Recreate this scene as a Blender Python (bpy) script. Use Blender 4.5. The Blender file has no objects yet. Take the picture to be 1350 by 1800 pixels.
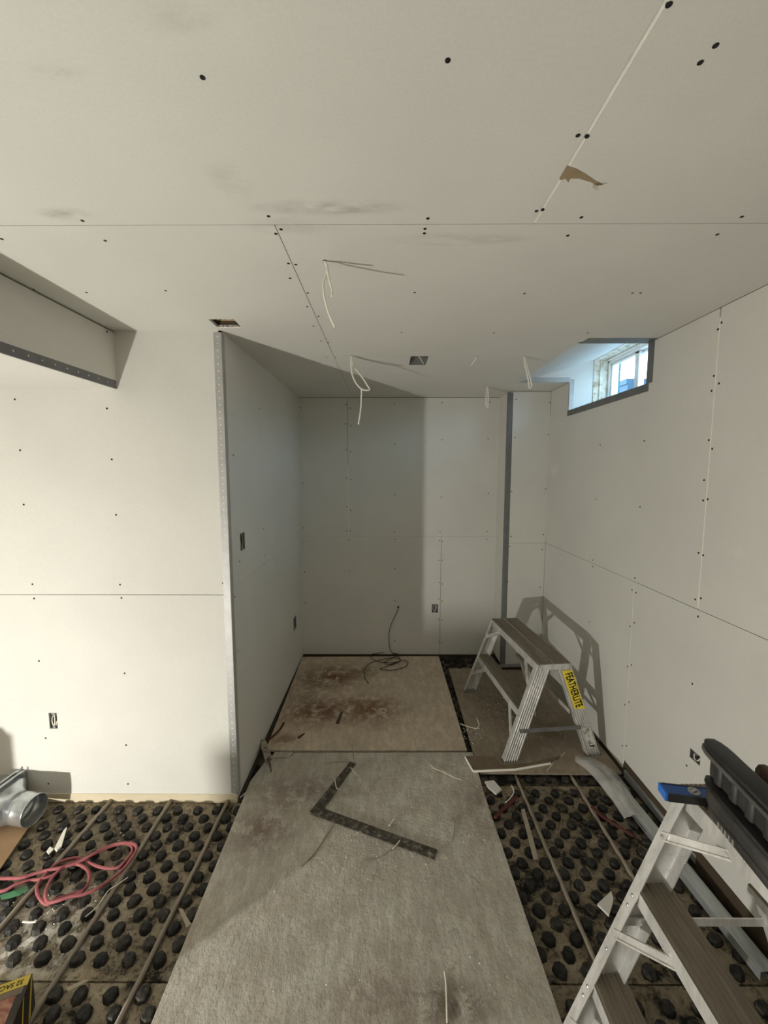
import bpy, math, random
from mathutils import Vector, Matrix
random.seed(7)
SC = bpy.context.scene
COL = SC.collection

# ------------------------------------------------------------------ camera, world, lamps, exposure
F_PX, PITCH, YAW, CAM_H = 708.53, 0.0966, 0.0052, 1.7231
cd = bpy.data.cameras.new('camera'); cam = bpy.data.objects.new('camera', cd); COL.objects.link(cam)
cam.location = (0, 0, CAM_H)
cam.rotation_euler = (math.pi/2 - PITCH, 0, YAW)
cd.sensor_fit = 'VERTICAL'; cd.sensor_height = 36.0; cd.lens = F_PX/1800*36.0
cd.clip_start = 0.02
SC.camera = cam

LAMP = Vector((-2.08, 0.055, 0.25))
w = bpy.data.worlds.new('sky'); SC.world = w; w.use_nodes = True
bg = w.node_tree.nodes['Background']
bg.inputs[0].default_value = (0.50, 0.78, 1.0, 1); bg.inputs[1].default_value = 10.0

def point(name, loc, power, radius, color):
    l = bpy.data.lights.new(name, 'POINT'); l.energy = power; l.shadow_soft_size = radius; l.color = color
    o = bpy.data.objects.new(name, l); o.location = loc; COL.objects.link(o); return o
point('work_light_bulb', LAMP, 176, 0.030, (1.0, 0.97, 0.90))
pl = bpy.data.lights.new('window_portal', 'AREA'); pl.shape = 'RECTANGLE'; pl.size = 0.85; pl.size_y = 0.4
pl.cycles.is_portal = True
po = bpy.data.objects.new('window_portal', pl); po.location = (1.80, 2.65, 2.38)
po.rotation_euler = (0, math.pi/2, 0); COL.objects.link(po)

vs = SC.view_settings
vs.view_transform = 'Standard'; vs.look = 'None'; vs.gamma = 1; vs.exposure = 0.0; vs.use_curve_mapping = False
try:
    SC.cycles.use_denoising = True
    SC.cycles.max_bounces = 10; SC.cycles.diffuse_bounces = 6
except Exception: pass

# ------------------------------------------------------------------ pixel -> point on a real plane (1350 x 1800 frame)
_M = cam.rotation_euler.to_matrix()
_O = Vector((0, 0, CAM_H))
def ray(x, y): return _M @ Vector(((x-675)/F_PX, -(y-900)/F_PX, -1))
def onZ(x, y, z=0.0): d = ray(x, y); return _O + d*((z-CAM_H)/d.z)
def onY(x, y, Y): d = ray(x, y); return _O + d*(Y/d.y)
def onX(x, y, X): d = ray(x, y); return _O + d*(X/d.x)

H = 2.4; X_NI = -0.79; Y_LW = 1.996; Y_BW = 3.709; X_RW = 1.374; Y_CF = 3.44; X_CL = 1.021
X_BK = -1.305; Z_BK = 2.13; Z_MAT = -0.034
W_Y0, W_Y1, W_Z, W_X0, W_XW = 2.19, 3.10, 2.19, 1.0, 1.545

# ------------------------------------------------------------------ mesh helpers
def V(*a): return Vector(a)
class MB:
    def __init__(s): s.v = []; s.f = []
    def add(s, vs, fs):
        b = len(s.v); s.v += [tuple(p) for p in vs]; s.f += [tuple(b+i for i in f) for f in fs]; return s
    def obox(s, c, a, b, d):
        c = Vector(c); a = Vector(a); b = Vector(b); d = Vector(d)
        vs = [c+i*a+j*b+k*d for k in (-1, 1) for j in (-1, 1) for i in (-1, 1)]
        return s.add(vs, [(0,2,3,1),(4,5,7,6),(0,1,5,4),(2,6,7,3),(0,4,6,2),(1,3,7,5)])
    def box(s, x0, y0, z0, x1, y1, z1):
        return s.obox(((x0+x1)/2,(y0+y1)/2,(z0+z1)/2), ((x1-x0)/2,0,0), (0,(y1-y0)/2,0), (0,0,(z1-z0)/2))
    def prism(s, poly, vec):
        n = len(poly); vec = Vector(vec); p = [Vector(q) for q in poly]
        return s.add(p+[q+vec for q in p], [tuple(range(n))[::-1], tuple(range(n, 2*n))]+[(i,(i+1)%n,n+(i+1)%n,n+i) for i in range(n)])
    def loft(s, secs, cap=True, closed=True):
        n = len(secs[0]); vs = [p for q in secs for p in q]; fs = []
        for k in range(len(secs)-1):
            for i in range(n if closed else n-1):
                j = (i+1) % n
                fs.append((k*n+i, k*n+j, (k+1)*n+j, (k+1)*n+i))
        if cap: fs += [tuple(range(n))[::-1], tuple((len(secs)-1)*n+i for i in range(n))]
        return s.add(vs, fs)
    def tube(s, pts, r, n=8, flat=1.0, r1=None):
        pts = [Vector(p) for p in pts]; secs = []; up = V(0,0,1)
        for i, p in enumerate(pts):
            t = (pts[min(i+1,len(pts)-1)]-pts[max(i-1,0)]).normalized()
            a = t.cross(up)
            if a.length < 1e-3: a = t.cross(V(1,0,0))
            a.normalize(); b = a.cross(t).normalized()
            rr = r if r1 is None else r+(r1-r)*i/(len(pts)-1)
            secs.append([p+a*rr*math.cos(2*math.pi*k/n)+b*rr*flat*math.sin(2*math.pi*k/n) for k in range(n)])
        return s.loft(secs)
    def build(s, name, mat, parent=None, smooth=False, bevel=0.0):
        me = bpy.data.meshes.new(name); me.from_pydata(s.v, [], s.f); me.validate(); me.update()
        import bmesh
        bm = bmesh.new(); bm.from_mesh(me); bmesh.ops.recalc_face_normals(bm, faces=bm.faces)
        if bevel: bmesh.ops.bevel(bm, geom=bm.edges[:], offset=bevel, segments=1, affect='EDGES', clamp_overlap=True)
        bm.to_mesh(me); bm.free()
        if smooth:
            for p in me.polygons: p.use_smooth = True
        o = bpy.data.objects.new(name, me); COL.objects.link(o)
        if mat: me.materials.append(mat)
        if parent: o.parent = parent
        return o
def spline(pts, k=5):
    p = [Vector(q) for q in pts]; p = [p[0]*2-p[1]]+p+[p[-1]*2-p[-2]]; o = []
    for i in range(1, len(p)-2):
        for j in range(k):
            t = j/k; a, b, c, d = p[i-1], p[i], p[i+1], p[i+2]
            o.append(0.5*((2*b)+(c-a)*t+(2*a-5*b+4*c-d)*t*t+(3*b-a-3*c+d)*t**3))
    return o+[p[-2]]
def link_copy(src, parent, M):
    o = src.copy(); COL.objects.link(o); o.parent = parent; o.matrix_local = M; return o
def empty(name, label, cat, loc=(0,0,0), rz=0.0, group=None):
    o = bpy.data.objects.new(name, None); COL.objects.link(o); o.location = loc; o.rotation_euler = (0,0,rz)
    o.empty_display_size = 0.05
    return tag(o, label, cat, group)
def tag(o, label, cat, group=None, kind=None):
    o['label'] = label; o['category'] = cat
    if group: o['group'] = group
    if kind: o['kind'] = kind
    return o
def struct(o): o['kind'] = 'structure'; return o

# ------------------------------------------------------------------ materials
class N:
    def __init__(s, name):
        s.m = bpy.data.materials.new(name); s.m.use_nodes = True; s.t = s.m.node_tree; s.b = s.t.nodes['Principled BSDF']
        s.tc = s.t.nodes.new('ShaderNodeTexCoord')
    def n(s, k, **kw):
        o = s.t.nodes.new(k)
        for a, v in kw.items(): setattr(o, a, v)
        return o
    def l(s, a, b): s.t.links.new(a, b)
    def noise(s, scale, detail=6, rough=0.6, stretch=None, dist=0.0):
        t = s.n('ShaderNodeTexNoise'); t.inputs['Scale'].default_value = scale; t.inputs['Detail'].default_value = detail
        t.inputs['Roughness'].default_value = rough; t.inputs['Distortion'].default_value = dist
        if stretch:
            mp = s.n('ShaderNodeMapping'); mp.inputs['Scale'].default_value = stretch
            s.l(s.tc.outputs['Object'], mp.inputs[0]); s.l(mp.outputs[0], t.inputs['Vector'])
        else: s.l(s.tc.outputs['Object'], t.inputs['Vector'])
        return t.outputs['Fac']
    def ramp(s, fac, stops):
        r = s.n('ShaderNodeValToRGB'); e = r.color_ramp.elements
        e[0].position, e[0].color = stops[0][0], (*stops[0][1], 1); e[1].position, e[1].color = stops[-1][0], (*stops[-1][1], 1)
        for p, c in stops[1:-1]:
            q = e.new(p); q.color = (*c, 1)
        s.l(fac, r.inputs[0]); return r.outputs[0]
    def mix(s, fac, a, b, mode='MIX'):
        m = s.n('ShaderNodeMix', data_type='RGBA', blend_type=mode)
        for sock, v in ((m.inputs[0], fac), (m.inputs[6], a), (m.inputs[7], b)):
            if isinstance(v, (int, float)): sock.default_value = v
            elif isinstance(v, tuple): sock.default_value = (*v, 1)
            else: s.l(v, sock)
        return m.outputs[2]
    def math(s, op, a, b=0.0, clamp=False):
        m = s.n('ShaderNodeMath', operation=op, use_clamp=clamp)
        for sock, v in ((m.inputs[0], a), (m.inputs[1], b)):
            if isinstance(v, (int, float)): sock.default_value = v
            else: s.l(v, sock)
        return m.outputs[0]
    def blob(s, c, r, soft=0.0):
        """1 at the centre of an ellipsoid c with radii r, 0 outside: a stain with a place of its own"""
        a = s.n('ShaderNodeVectorMath', operation='SUBTRACT'); a.inputs[1].default_value = c; s.l(s.tc.outputs['Object'], a.inputs[0])
        b = s.n('ShaderNodeVectorMath', operation='DIVIDE'); b.inputs[1].default_value = r; s.l(a.outputs[0], b.inputs[0])
        d = s.n('ShaderNodeVectorMath', operation='LENGTH'); s.l(b.outputs[0], d.inputs[0])
        m = s.n('ShaderNodeMapRange', interpolation_type='SMOOTHSTEP'); m.inputs[1].default_value = 1; m.inputs[2].default_value = soft
        s.l(d.outputs['Value'], m.inputs[0]); return m.outputs[0]
    def bump(s, h, strength=0.3, dist=0.01):
        b = s.n('ShaderNodeBump'); b.inputs['Strength'].default_value = strength; b.inputs['Distance'].default_value = dist
        s.l(h, b.inputs['Height']); s.l(b.outputs[0], s.b.inputs['Normal']); return s
    def fin(s, col, rough=0.7, metal=0.0, spec=0.3, **kw):
        if isinstance(col, tuple): s.b.inputs['Base Color'].default_value = (*col, 1)
        else: s.l(col, s.b.inputs['Base Color'])
        if isinstance(rough, (int, float)): s.b.inputs['Roughness'].default_value = rough
        else: s.l(rough, s.b.inputs['Roughness'])
        s.b.inputs['Metallic'].default_value = metal; s.b.inputs['Specular IOR Level'].default_value = spec
        for k, v in kw.items(): s.b.inputs[k.replace('_', ' ')].default_value = v
        return s.m
def simple(name, c1, c2=None, scale=12, rough=0.6, metal=0.0, spec=0.3, bump=0.0, bscale=None, stretch=None, **kw):
    n = N(name); c2 = c2 or tuple(x*0.8 for x in c1)
    f = n.noise(scale, stretch=stretch); col = n.ramp(f, [(0.3, c2), (0.7, c1)])
    if bump: n.bump(n.noise(bscale or scale*6, stretch=stretch), bump, 0.004)
    return n.fin(col, rough, metal, spec, **kw)

PAPER = (0.69, 0.683, 0.637)
def paper_mat(name, base=PAPER, smudges=()):
    n = N(name)
    col = n.ramp(n.noise(1.6, 5), [(0.3, tuple(c*0.94 for c in base)), (0.7, tuple(c*1.03 for c in base))])
    fine = n.ramp(n.noise(160, 3), [(0.25, (0.955,)*3), (0.75, (1.03,)*3)])
    col = n.mix(1.0, col, fine, 'MULTIPLY')
    grain = None
    for c, r, st, dark in smudges:
        if grain is None: grain = n.ramp(n.noise(9, 7, 0.65, (1, 2.5, 1)), [(0.36, (0,)*3), (0.62, (1,)*3)])
        f = n.math('MULTIPLY', n.math('MULTIPLY', n.blob(c, r), grain), st)
        col = n.mix(f, col, dark)
    n.bump(n.noise(240, 2), 0.06, 0.002)
    return n.fin(col, 0.82, 0, 0.22)
def cs(x0, y0, x1, y1): # ceiling smudge from its span on the ceiling plane
    a, b = onZ(x0, y0, H), onZ(x1, y1, H); return (tuple((a+b)/2), (abs(a.x-b.x)/2+0.01, abs(a.y-b.y)/2+0.012, 0.05))
DIRT = (0.20, 0.18, 0.145)
m_ceil = paper_mat('ceiling paper', PAPER, [(*cs(400, 352, 745, 378), 0.62, DIRT), (*cs(45, 366, 190, 386), 0.6, DIRT), (*cs(640, 412, 960, 430), 0.42, DIRT),
    (*cs(330, 270, 470, 360), 0.22, DIRT), (*cs(20, 112, 170, 140), 0.3, DIRT), (*cs(380, 380, 640, 416), 0.22, DIRT), (*cs(200, 0, 420, 60), 0.2, DIRT)])
DUST = (0.78, 0.77, 0.73)
def rs(x0, y0, x1, y1): a, b = onX(x0, y0, X_RW), onX(x1, y1, X_RW); return (tuple((a+b)/2), (0.05, abs(a.y-b.y)/2+0.01, abs(a.z-b.z)/2+0.01))
m_rwall = paper_mat('right wall paper', PAPER, [(*rs(1225, 1322, 1240, 1365), 1.0, DUST), (*rs(1285, 955, 1306, 985), 0.8, DUST), (*rs(965, 815, 985, 840), 0.8, DUST)])
m_paper = paper_mat('wall paper')
m_room = simple('unfinished room', (0.45, 0.43, 0.39), (0.36, 0.345, 0.31), 2, 0.9)
m_gyp = simple('cut gypsum', (0.93, 0.91, 0.84), (0.85, 0.83, 0.76), 40, 0.9)
m_stud = simple('stud wall behind board', (0.10, 0.075, 0.05), None, 6, 0.9)
m_plate = simple('bare bottom plate timber', (0.085, 0.06, 0.04), (0.04, 0.03, 0.02), 8, 0.8, stretch=(1, 0.1, 1))
m_cream = simple('clean timber strip', (0.72, 0.64, 0.47), (0.58, 0.5, 0.35), 10, 0.8, stretch=(0.2, 1, 1))
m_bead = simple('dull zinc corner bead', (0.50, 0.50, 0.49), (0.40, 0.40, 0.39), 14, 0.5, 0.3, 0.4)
m_screw = simple('black drywall screw', (0.012, 0.012, 0.012), None, 30, 0.5)
m_floor = simple('concrete slab', (0.2, 0.18, 0.15), (0.12, 0.11, 0.09), 5, 0.9)
m_dark = simple('cavity', (0.02, 0.018, 0.015), None, 10, 0.9)

# ------------------------------------------------------------------ board sheets with joints and openings
def sheet(name, o, u, v, n, rects, holes, t, mat, parent, off=0.0):
    o, u, v, n = Vector(o), Vector(u), Vector(v), Vector(n)
    us = sorted({round(x, 5) for r in rects+holes for x in (r[0], r[2])}); vv = sorted({round(x, 5) for r in rects+holes for x in (r[1], r[3])})
    def solid(i, j):
        if not (0 <= i < len(us)-1 and 0 <= j < len(vv)-1): return False
        a, b = (us[i]+us[i+1])/2, (vv[j]+vv[j+1])/2
        return any(r[0] < a < r[2] and r[1] < b < r[3] for r in rects) and not any(r[0] < a < r[2] and r[1] < b < r[3] for r in holes)
    m = MB(); idx = {}
    def p(i, j, k):
        if (i, j, k) not in idx:
            idx[(i, j, k)] = len(m.v); m.v.append(tuple(o+u*us[i]+v*vv[j]-n*(off+t*k)))
        return idx[(i, j, k)]
    for i in range(len(us)-1):
        for j in range(len(vv)-1):
            if not solid(i, j): continue
            m.f.append((p(i,j,0), p(i+1,j,0), p(i+1,j+1,0), p(i,j+1,0))); m.f.append((p(i,j,1), p(i,j+1,1), p(i+1,j+1,1), p(i+1,j,1)))
            for a, b, q in (((i,j),(i+1,j),(i,j-1)), ((i+1,j),(i+1,j+1),(i+1,j)), ((i+1,j+1),(i,j+1),(i,j+1)), ((i,j+1),(i,j),(i-1,j))):
                if not solid(*q): m.f.append((p(*a,0), p(*a,1), p(*b,1), p(*b,0)))
    return m.build(name, mat, parent)
PL = {'ceiling': ((0,0,H), (1,0,0), (0,1,0), (0,0,-1)), 'left': ((0,Y_LW,0), (1,0,0), (0,0,1), (0,-1,0)), 'niche': ((X_NI,0,0), (0,1,0), (0,0,1), (1,0,0)),
      'back': ((0,Y_BW,0), (1,0,0), (0,0,1), (0,-1,0)), 'right': ((X_RW,0,0), (0,1,0), (0,0,1), (-1,0,0)), 'chase': ((0,Y_CF,0), (1,0,0), (0,0,1), (0,-1,0)),
      'chase_side': ((X_CL,0,0), (0,1,0), (0,0,1), (-1,0,0)), 'bulk': ((X_BK,0,0), (0,1,0), (0,0,1), (1,0,0))}
T = 0.0127
def hole(pl, x0, y0, x1, y1):
    f = {'ceiling': lambda a, b: (onZ(a,b,H).x, onZ(a,b,H).y), 'left': lambda a, b: (onY(a,b,Y_LW).x, onY(a,b,Y_LW).z), 'back': lambda a, b: (onY(a,b,Y_BW).x, onY(a,b,Y_BW).z),
         'niche': lambda a, b: (onX(a,b,X_NI).y, onX(a,b,X_NI).z), 'right': lambda a, b: (onX(a,b,X_RW).y, onX(a,b,X_RW).z)}[pl]
    p, q = f(x0, y0), f(x1, y1); return (min(p[0],q[0]), min(p[1],q[1]), max(p[0],q[0]), max(p[1],q[1]))
h_vent = (-0.788, 1.852, -0.675, 1.957)
h_oct = hole('ceiling', 722, 626, 748, 642)
h_out = {'left': hole('left', 85, 1253, 102, 1281), 'back': hole('back', 759, 1062, 770, 1077), 'niche_near': hole('niche', 422, 938, 431, 965), 'niche_far': hole('niche', 516, 1088, 521, 1102), 'right': hole('right', 1213, 1314, 1230, 1347)}

def wall(name, pl, backing, bholes, sheets, mat=m_paper, holes=(), thick=0.08):
    w_ = struct(sheet(name, *PL[pl], backing, list(bholes)+list(holes), thick, m_stud, None, off=T+0.004))
    for r in sheets:
        hs = [h for h in holes if h[0] < r[2] and h[2] > r[0] and h[1] < r[3] and h[3] > r[1]]
        hs = [(max(h[0],r[0]), max(h[1],r[1]), min(h[2],r[2]), min(h[3],r[3])) for h in hs]
        sheet('drywall_sheet', *PL[pl], [r], hs, T, mat, w_)
    return w_
G = 0.0014; WG = 0.0035
well = (W_X0-0.01, W_Y0-0.03, X_RW+0.3, W_Y1+0.03)
ceiling = wall('ceiling', 'ceiling', [(-3.75, -2.75, 1.5, 3.85)], [well], [
    (-3.7, -2.7, 0.403-WG, 1.174-G), (0.403+WG, -2.7, X_RW, 1.174-G), (-3.7, 1.174+G, -0.306-G, 2.416-0.0003), (-3.7, 2.416+0.0003, -0.306-0.0002, Y_BW),
    (-0.306+G, 1.174+G, X_RW, 2.416-G*0.4), (-0.306+G, 2.416+G*0.4, X_RW, Y_BW)], m_ceil, [h_vent, h_oct, (W_X0, W_Y0, X_RW+0.0005, W_Y1)])
w_left = wall('wall_left', 'left', [(-3.75, -0.06, X_NI-0.02, H+0.1)], [], [(-3.7, 0.012, X_NI, 1.105-G), (-3.7, 1.105+G, X_NI, H)], holes=[h_out['left']])
ynj = onX(462, 900, X_NI).y
w_ni = wall('wall_alcove', 'niche', [(Y_LW+0.02, -0.06, Y_BW+0.1, H+0.1)], [], [(Y_LW, -0.004, Y_BW, 1.13-G*0.3), (Y_LW, 1.13+G*0.3, ynj-G*0.3, H), (ynj+G*0.3, 1.13+G*0.3, Y_BW, H)], holes=[h_out['niche_near'], h_out['niche_far']])
xb1, xb2 = onY(612, 850, Y_BW).x, onY(775, 1000, Y_BW).x
w_back = wall('wall_back', 'back', [(X_NI-0.1, -0.06, X_RW+0.1, H+0.1)], [], [(X_NI, -0.004, xb2-G, 1.135-G*0.5), (xb2+G, -0.004, X_CL, 1.135-G*0.5), (X_NI, 1.135+G*0.5, xb1-G, H-0.003), (xb1+G, 1.135+G*0.5, X_CL, H-0.003)], holes=[h_out['back']])
op = (W_Y0-0.03, W_Z-0.03, W_Y1+0.03, H+0.2)
w_right = wall('wall_right', 'right', [(-2.75, -0.06, Y_BW+0.1, H+0.1)], [op], [
    (-2.7, 0.075, 2.191-WG*0.7, 1.124-G), (2.191+WG*0.7, 0.02, Y_CF, 1.124-G*0.4), (-2.7, 1.124+G, 1.735-WG, H-0.002), (1.735+WG, 1.124+G, Y_CF, H-0.002)], m_rwall, [h_out['right'], (W_Y0, W_Z, W_Y1, H)])
w_chase = wall('wall_chase', 'chase', [(X_CL+0.02, -0.06, X_RW+0.05, H+0.1)], [], [(X_CL, 0.03, X_RW-0.002, 1.122-G*0.5), (X_CL, 1.122+G*0.5, X_RW-0.002, H-0.004)])
sheet('drywall_sheet', *PL['chase_side'], [(Y_CF, 0.03, Y_BW, H-0.003)], [], T, m_paper, w_chase)
# light cut-gypsum joints
def seam(parent, pts, wid, nrm):
    a, b = Vector(pts[0]), Vector(pts[1]); n = Vector(nrm); side = (b-a).cross(n).normalized()
    MB().obox((a+b)/2-n*0.006, (b-a)/2, side*wid, n*0.0045).build('gypsum_joint', m_gyp, parent)
seam(w_right, ((X_RW, 1.735, 1.128), (X_RW, 1.735, 2.36)), WG*0.99, (-1,0,0)); seam(w_right, ((X_RW, 2.191, 0.05), (X_RW, 2.191, 1.12)), WG*0.69, (-1,0,0))
seam(ceiling, ((0.403, -2.6, H), (0.403, 1.172, H)), WG*0.99, (0,0,-1)); seam(w_back, ((xb1, Y_BW, 1.14), (xb1, Y_BW, 1.8)), G*0.9, (0,-1,0))
seam(w_chase, ((X_RW-0.001, Y_CF, 1.15), (X_RW-0.001, Y_CF, 2.2)), 0.0016, (0,-1,0))
# bulkhead, walls out of sight behind and to the left that bounce the lamp
m = MB(); m.box(-3.72, -2.72, Z_BK+T, X_BK-T, Y_LW+0.01, H+0.02)
bulk = struct(m.build('ceiling_bulkhead', m_stud))
sheet('drywall_sheet', *PL['bulk'], [(-2.7, Z_BK, Y_LW, H-0.008)], [], T, m_paper, bulk)
sheet('drywall_sheet', (0,0,Z_BK), (1,0,0), (0,1,0), (0,0,-1), [(-3.7, -2.7, X_BK-0.001, Y_LW)], [], T, m_paper, bulk)
struct(MB().box(-3.85, -2.85, -0.06, -3.7, Y_LW+0.1, H+0.1).build('wall_far_left', m_room))
struct(MB().box(-3.85, -2.85, -0.06, 1.5, -2.7, H+0.1).build('wall_behind', m_room))
floor = struct(MB().box(-3.9, -2.9, -0.15, 1.6, 3.9, Z_MAT-0.008).build('floor', m_floor))
MB().box(X_RW+0.003, -2.7, Z_MAT, X_RW+0.016, Y_CF, 0.12).build('bottom_plate', m_plate, w_right)
MB().box(-3.7, Y_LW-0.004, Z_MAT, X_NI-0.004, Y_LW+0.016, 0.0145).build('bottom_strip', m_cream, w_left)
MB().box(X_NI, Y_BW-0.001, Z_MAT, X_CL, Y_BW+0.012, -0.005).build('bottom_plate', m_plate, w_back)

# ------------------------------------------------------------------ window well and window
m_well = paper_mat('well paper', (0.72, 0.73, 0.72))
def well_part(poly, vec, name='drywall_sheet', mat=m_well): return MB().prism(poly, vec).build(name, mat, window)
m_vinyl = simple('white vinyl', (0.82, 0.83, 0.82), (0.74, 0.75, 0.74), 8, 0.35, spec=0.5)
m_rough = N('stained concrete jamb'); _f = m_rough.noise(22, 8, 0.7)
m_rough = m_rough.fin(m_rough.ramp(_f, [(0.36, (0.36, 0.30, 0.20)), (0.47, (0.66, 0.63, 0.54)), (0.62, (0.80, 0.80, 0.75))]), 0.85)
zt = 2.558; xw = 1.645
window = struct(MB().prism([(xw, W_Y0, W_Z), (xw, W_Y1, W_Z), (xw, W_Y1, W_Z+0.03), (xw, W_Y0, W_Z+0.03)], (0.07, 0, 0)).build('window_1', m_vinyl))
well_part([(W_X0-0.01, W_Y0-0.06, H-0.001), (W_XW, W_Y0-0.06, zt), (W_XW, W_Y1+0.06, zt), (W_X0-0.01, W_Y1+0.06, H-0.001)], (0, 0, 0.03))
well_part([(W_X0+0.001, W_Y1, H), (W_XW, W_Y1, zt), (W_XW, W_Y1, W_Z-0.01), (X_RW+0.002, W_Y1, W_Z-0.01), (X_RW+0.002, W_Y1, H)], (0, 0.013, 0))
well_part([(W_X0+0.001, W_Y0, H), (W_XW, W_Y0, zt), (W_XW, W_Y0, W_Z-0.01), (X_RW+0.002, W_Y0, W_Z-0.01), (X_RW+0.002, W_Y0, H)], (0, -0.013, 0))
well_part([(X_RW+0.001, W_Y0, W_Z), (W_XW, W_Y0, W_Z), (W_XW, W_Y1, W_Z), (X_RW+0.001, W_Y1, W_Z)], (0, 0, -0.013))
m = MB() # concrete reveal beyond the boards
m.box(W_XW+0.002, W_Y1-0.004, W_Z-0.1, xw+0.08, W_Y1+0.15, zt+0.15).box(W_XW+0.002, W_Y0-0.15, W_Z-0.1, xw+0.08, W_Y0+0.004, zt+0.15)
m.box(W_XW+0.002, W_Y0, zt-0.003, xw+0.08, W_Y1, zt+0.15).box(X_RW+0.1, W_Y0, W_Z-0.1, xw+0.08, W_Y1, W_Z-0.014)
m.box(W_XW+0.045, W_Y1-0.013, W_Z, xw, W_Y1-0.003, zt-0.003)
m.build('reveal', m_rough, window)
m = MB(); m.box(0.9, W_Y0-0.3, zt+0.03, xw+0.08, W_Y1+0.3, zt+0.25).box(X_RW+0.02, W_Y1+0.012, W_Z-0.2, xw+0.08, W_Y1+0.3, zt+0.2).box(X_RW+0.02, W_Y0-0.3, W_Z-0.2, xw+0.08, W_Y0-0.012, zt+0.2)
m.box(0.9, W_Y1+0.012, H+0.02, X_RW+0.1, W_Y1+0.3, zt+0.2).box(0.9, W_Y0-0.3, H+0.02, X_RW+0.1, W_Y0-0.012, zt+0.2).box(0.85, W_Y0-0.3, H+0.045, W_X0-0.02, W_Y1+0.3, zt+0.2)
m.build('header', m_stud, window)
y0, y1 = W_Y0+0.004, W_Y1-0.016; zg0, zg1 = W_Z+0.03, zt-0.004
fr = MB() # outer frame
fr.box(xw, y0, zg1-0.03, xw+0.07, y1, zg1).box(xw, y1-0.018, zg0, xw+0.07, y1, zg1).box(xw, y0, zg0, xw+0.07, y0+0.018, zg1)
fr.box(xw-0.015, y0, zg1-0.012, xw, y1, zg1)
fr.build('window_frame', m_vinyl, window, bevel=0.003)
n_ = N('window glass'); m_glass = n_.fin((1, 1, 1), 0.02, 0, 0.5, Transmission_Weight=1.0, IOR=1.02)
for a, b, dx in ((2.735, y1-0.018, 0.012), (y0+0.018, 2.735+0.03, 0.040)):
    s_ = MB(); st = 0.032; zA, zB = zg0+0.001, zg1-0.032
    s_.box(xw+dx, a, zA, xw+dx+0.024, a+st+0.012, zB).box(xw+dx, b-st*0.45, zA, xw+dx+0.024, b, zB).box(xw+dx, a, zB-st*0.5, xw+dx+0.024, b, zB).box(xw+dx, a, zA, xw+dx+0.024, b, zA+st*0.6)
    sash = s_.build('sash', m_vinyl, window, bevel=0.003)
    MB().box(xw+dx+0.010, a+0.02, zA+0.01, xw+dx+0.014, b-0.01, zB-0.01).build('pane', m_glass, sash)
# outside: pale siding of the well's far end and a blue bin
m_side = simple('blue grey siding', (0.06, 0.13, 0.145), (0.05, 0.11, 0.125), 6, 0.6)
m = MB()
for k in range(9): m.box(1.735, 3.42+0.004*(k % 2), 1.6+0.16*k, 1.93, 3.75, 1.6+0.16*k+0.156)
tag(m.build('siding_wall', m_side), 'blue grey siding seen through the high basement window', 'wall')
struct(MB().box(xw+0.081, -6, 1.50, 9, 12, 1.60).build('ground', simple('pale trampled snow', (0.42, 0.43, 0.44), (0.34, 0.35, 0.36), 2, 0.9)))
fe = empty('low_sky_blocker', 'unseen grey board fence outside the window, added to block low skylight', 'fence', (5.2, 3.0, 1.6))  # out of view; added to cut off skylight near the horizon
m_fence = simple('grey fence board', (0.10, 0.10, 0.10), (0.07, 0.07, 0.07), 5, 0.9)
for k in range(46):
    MB().box(-.012, -7+.31*k, 0, .012, -7+.31*k+.295, 1.28+random.uniform(-.01, .01)).build('board', m_fence, fe)
MB().box(.013, -7, .3, .05, 7.2, .38).build('rail', m_fence, fe)
m_bin = simple('blue grey plastic', (0.025, 0.06, 0.10), (0.02, 0.05, 0.085), 9, 0.5)
pb = onY(1100, 669, 4.0)
m = MB(); m.loft([[V(pb.x+.17+s*a*.15, 4.2+s2*.2, z_) for a, s2 in ((-1,-1),(1,-1),(1,1),(-1,1))] for z_, s in ((1.602, .8), (pb.z-0.03, 1), (pb.z-0.03, 1.08), (pb.z+0.02, 1.08))])
tag(m.build('bin', m_bin), 'blue grey bin standing outside the high basement window', 'bin')

# ------------------------------------------------------------------ corner beads (trim)
trim_no = [0]
def bead(pts_faces, dots=None, mat=m_bead):
    trim_no[0] += 1
    m = MB()
    for a, b, wv, n in pts_faces:      # strip from a to b, width vector wv, outward normal n
        a, b, wv, n = Vector(a), Vector(b), Vector(wv), Vector(n)
        m.obox((a+b)/2+wv/2+n*0.0008, (b-a)/2, wv/2, n*0.0008)
    a, b, wv, n = [Vector(q) for q in pts_faces[0]]
    m.tube([a, b], 0.0025, 6)
    o = struct(m.build('trim_%d' % trim_no[0], mat))
    if dots:
        step, frac = dots; d = MB(); L = (b-a).length; u = (b-a)/L; wn = wv.normalized(); k = step*0.5
        while k < L:
            for fr_ in frac:
                c = a+u*k+wv*fr_+n*0.0018
                d.add([c+(u*math.cos(t*math.pi/3)+wn*math.sin(t*math.pi/3))*0.0032 for t in range(6)], [tuple(range(6))])
            k += step
        dd = d.build('perforation', m_gyp, o); dd['kind'] = 'stuff'
    return o
BW = 0.036
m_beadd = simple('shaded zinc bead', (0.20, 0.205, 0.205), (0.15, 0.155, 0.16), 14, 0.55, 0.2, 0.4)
bead([((X_NI, Y_LW, 0.02), (X_NI, Y_LW, H-0.008), (-BW, 0, 0), (0, -1, 0)), ((X_NI, Y_LW, 0.02), (X_NI, Y_LW, H-0.008), (0, BW, 0), (1, 0, 0))], (0.032, (0.5,)))
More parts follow.
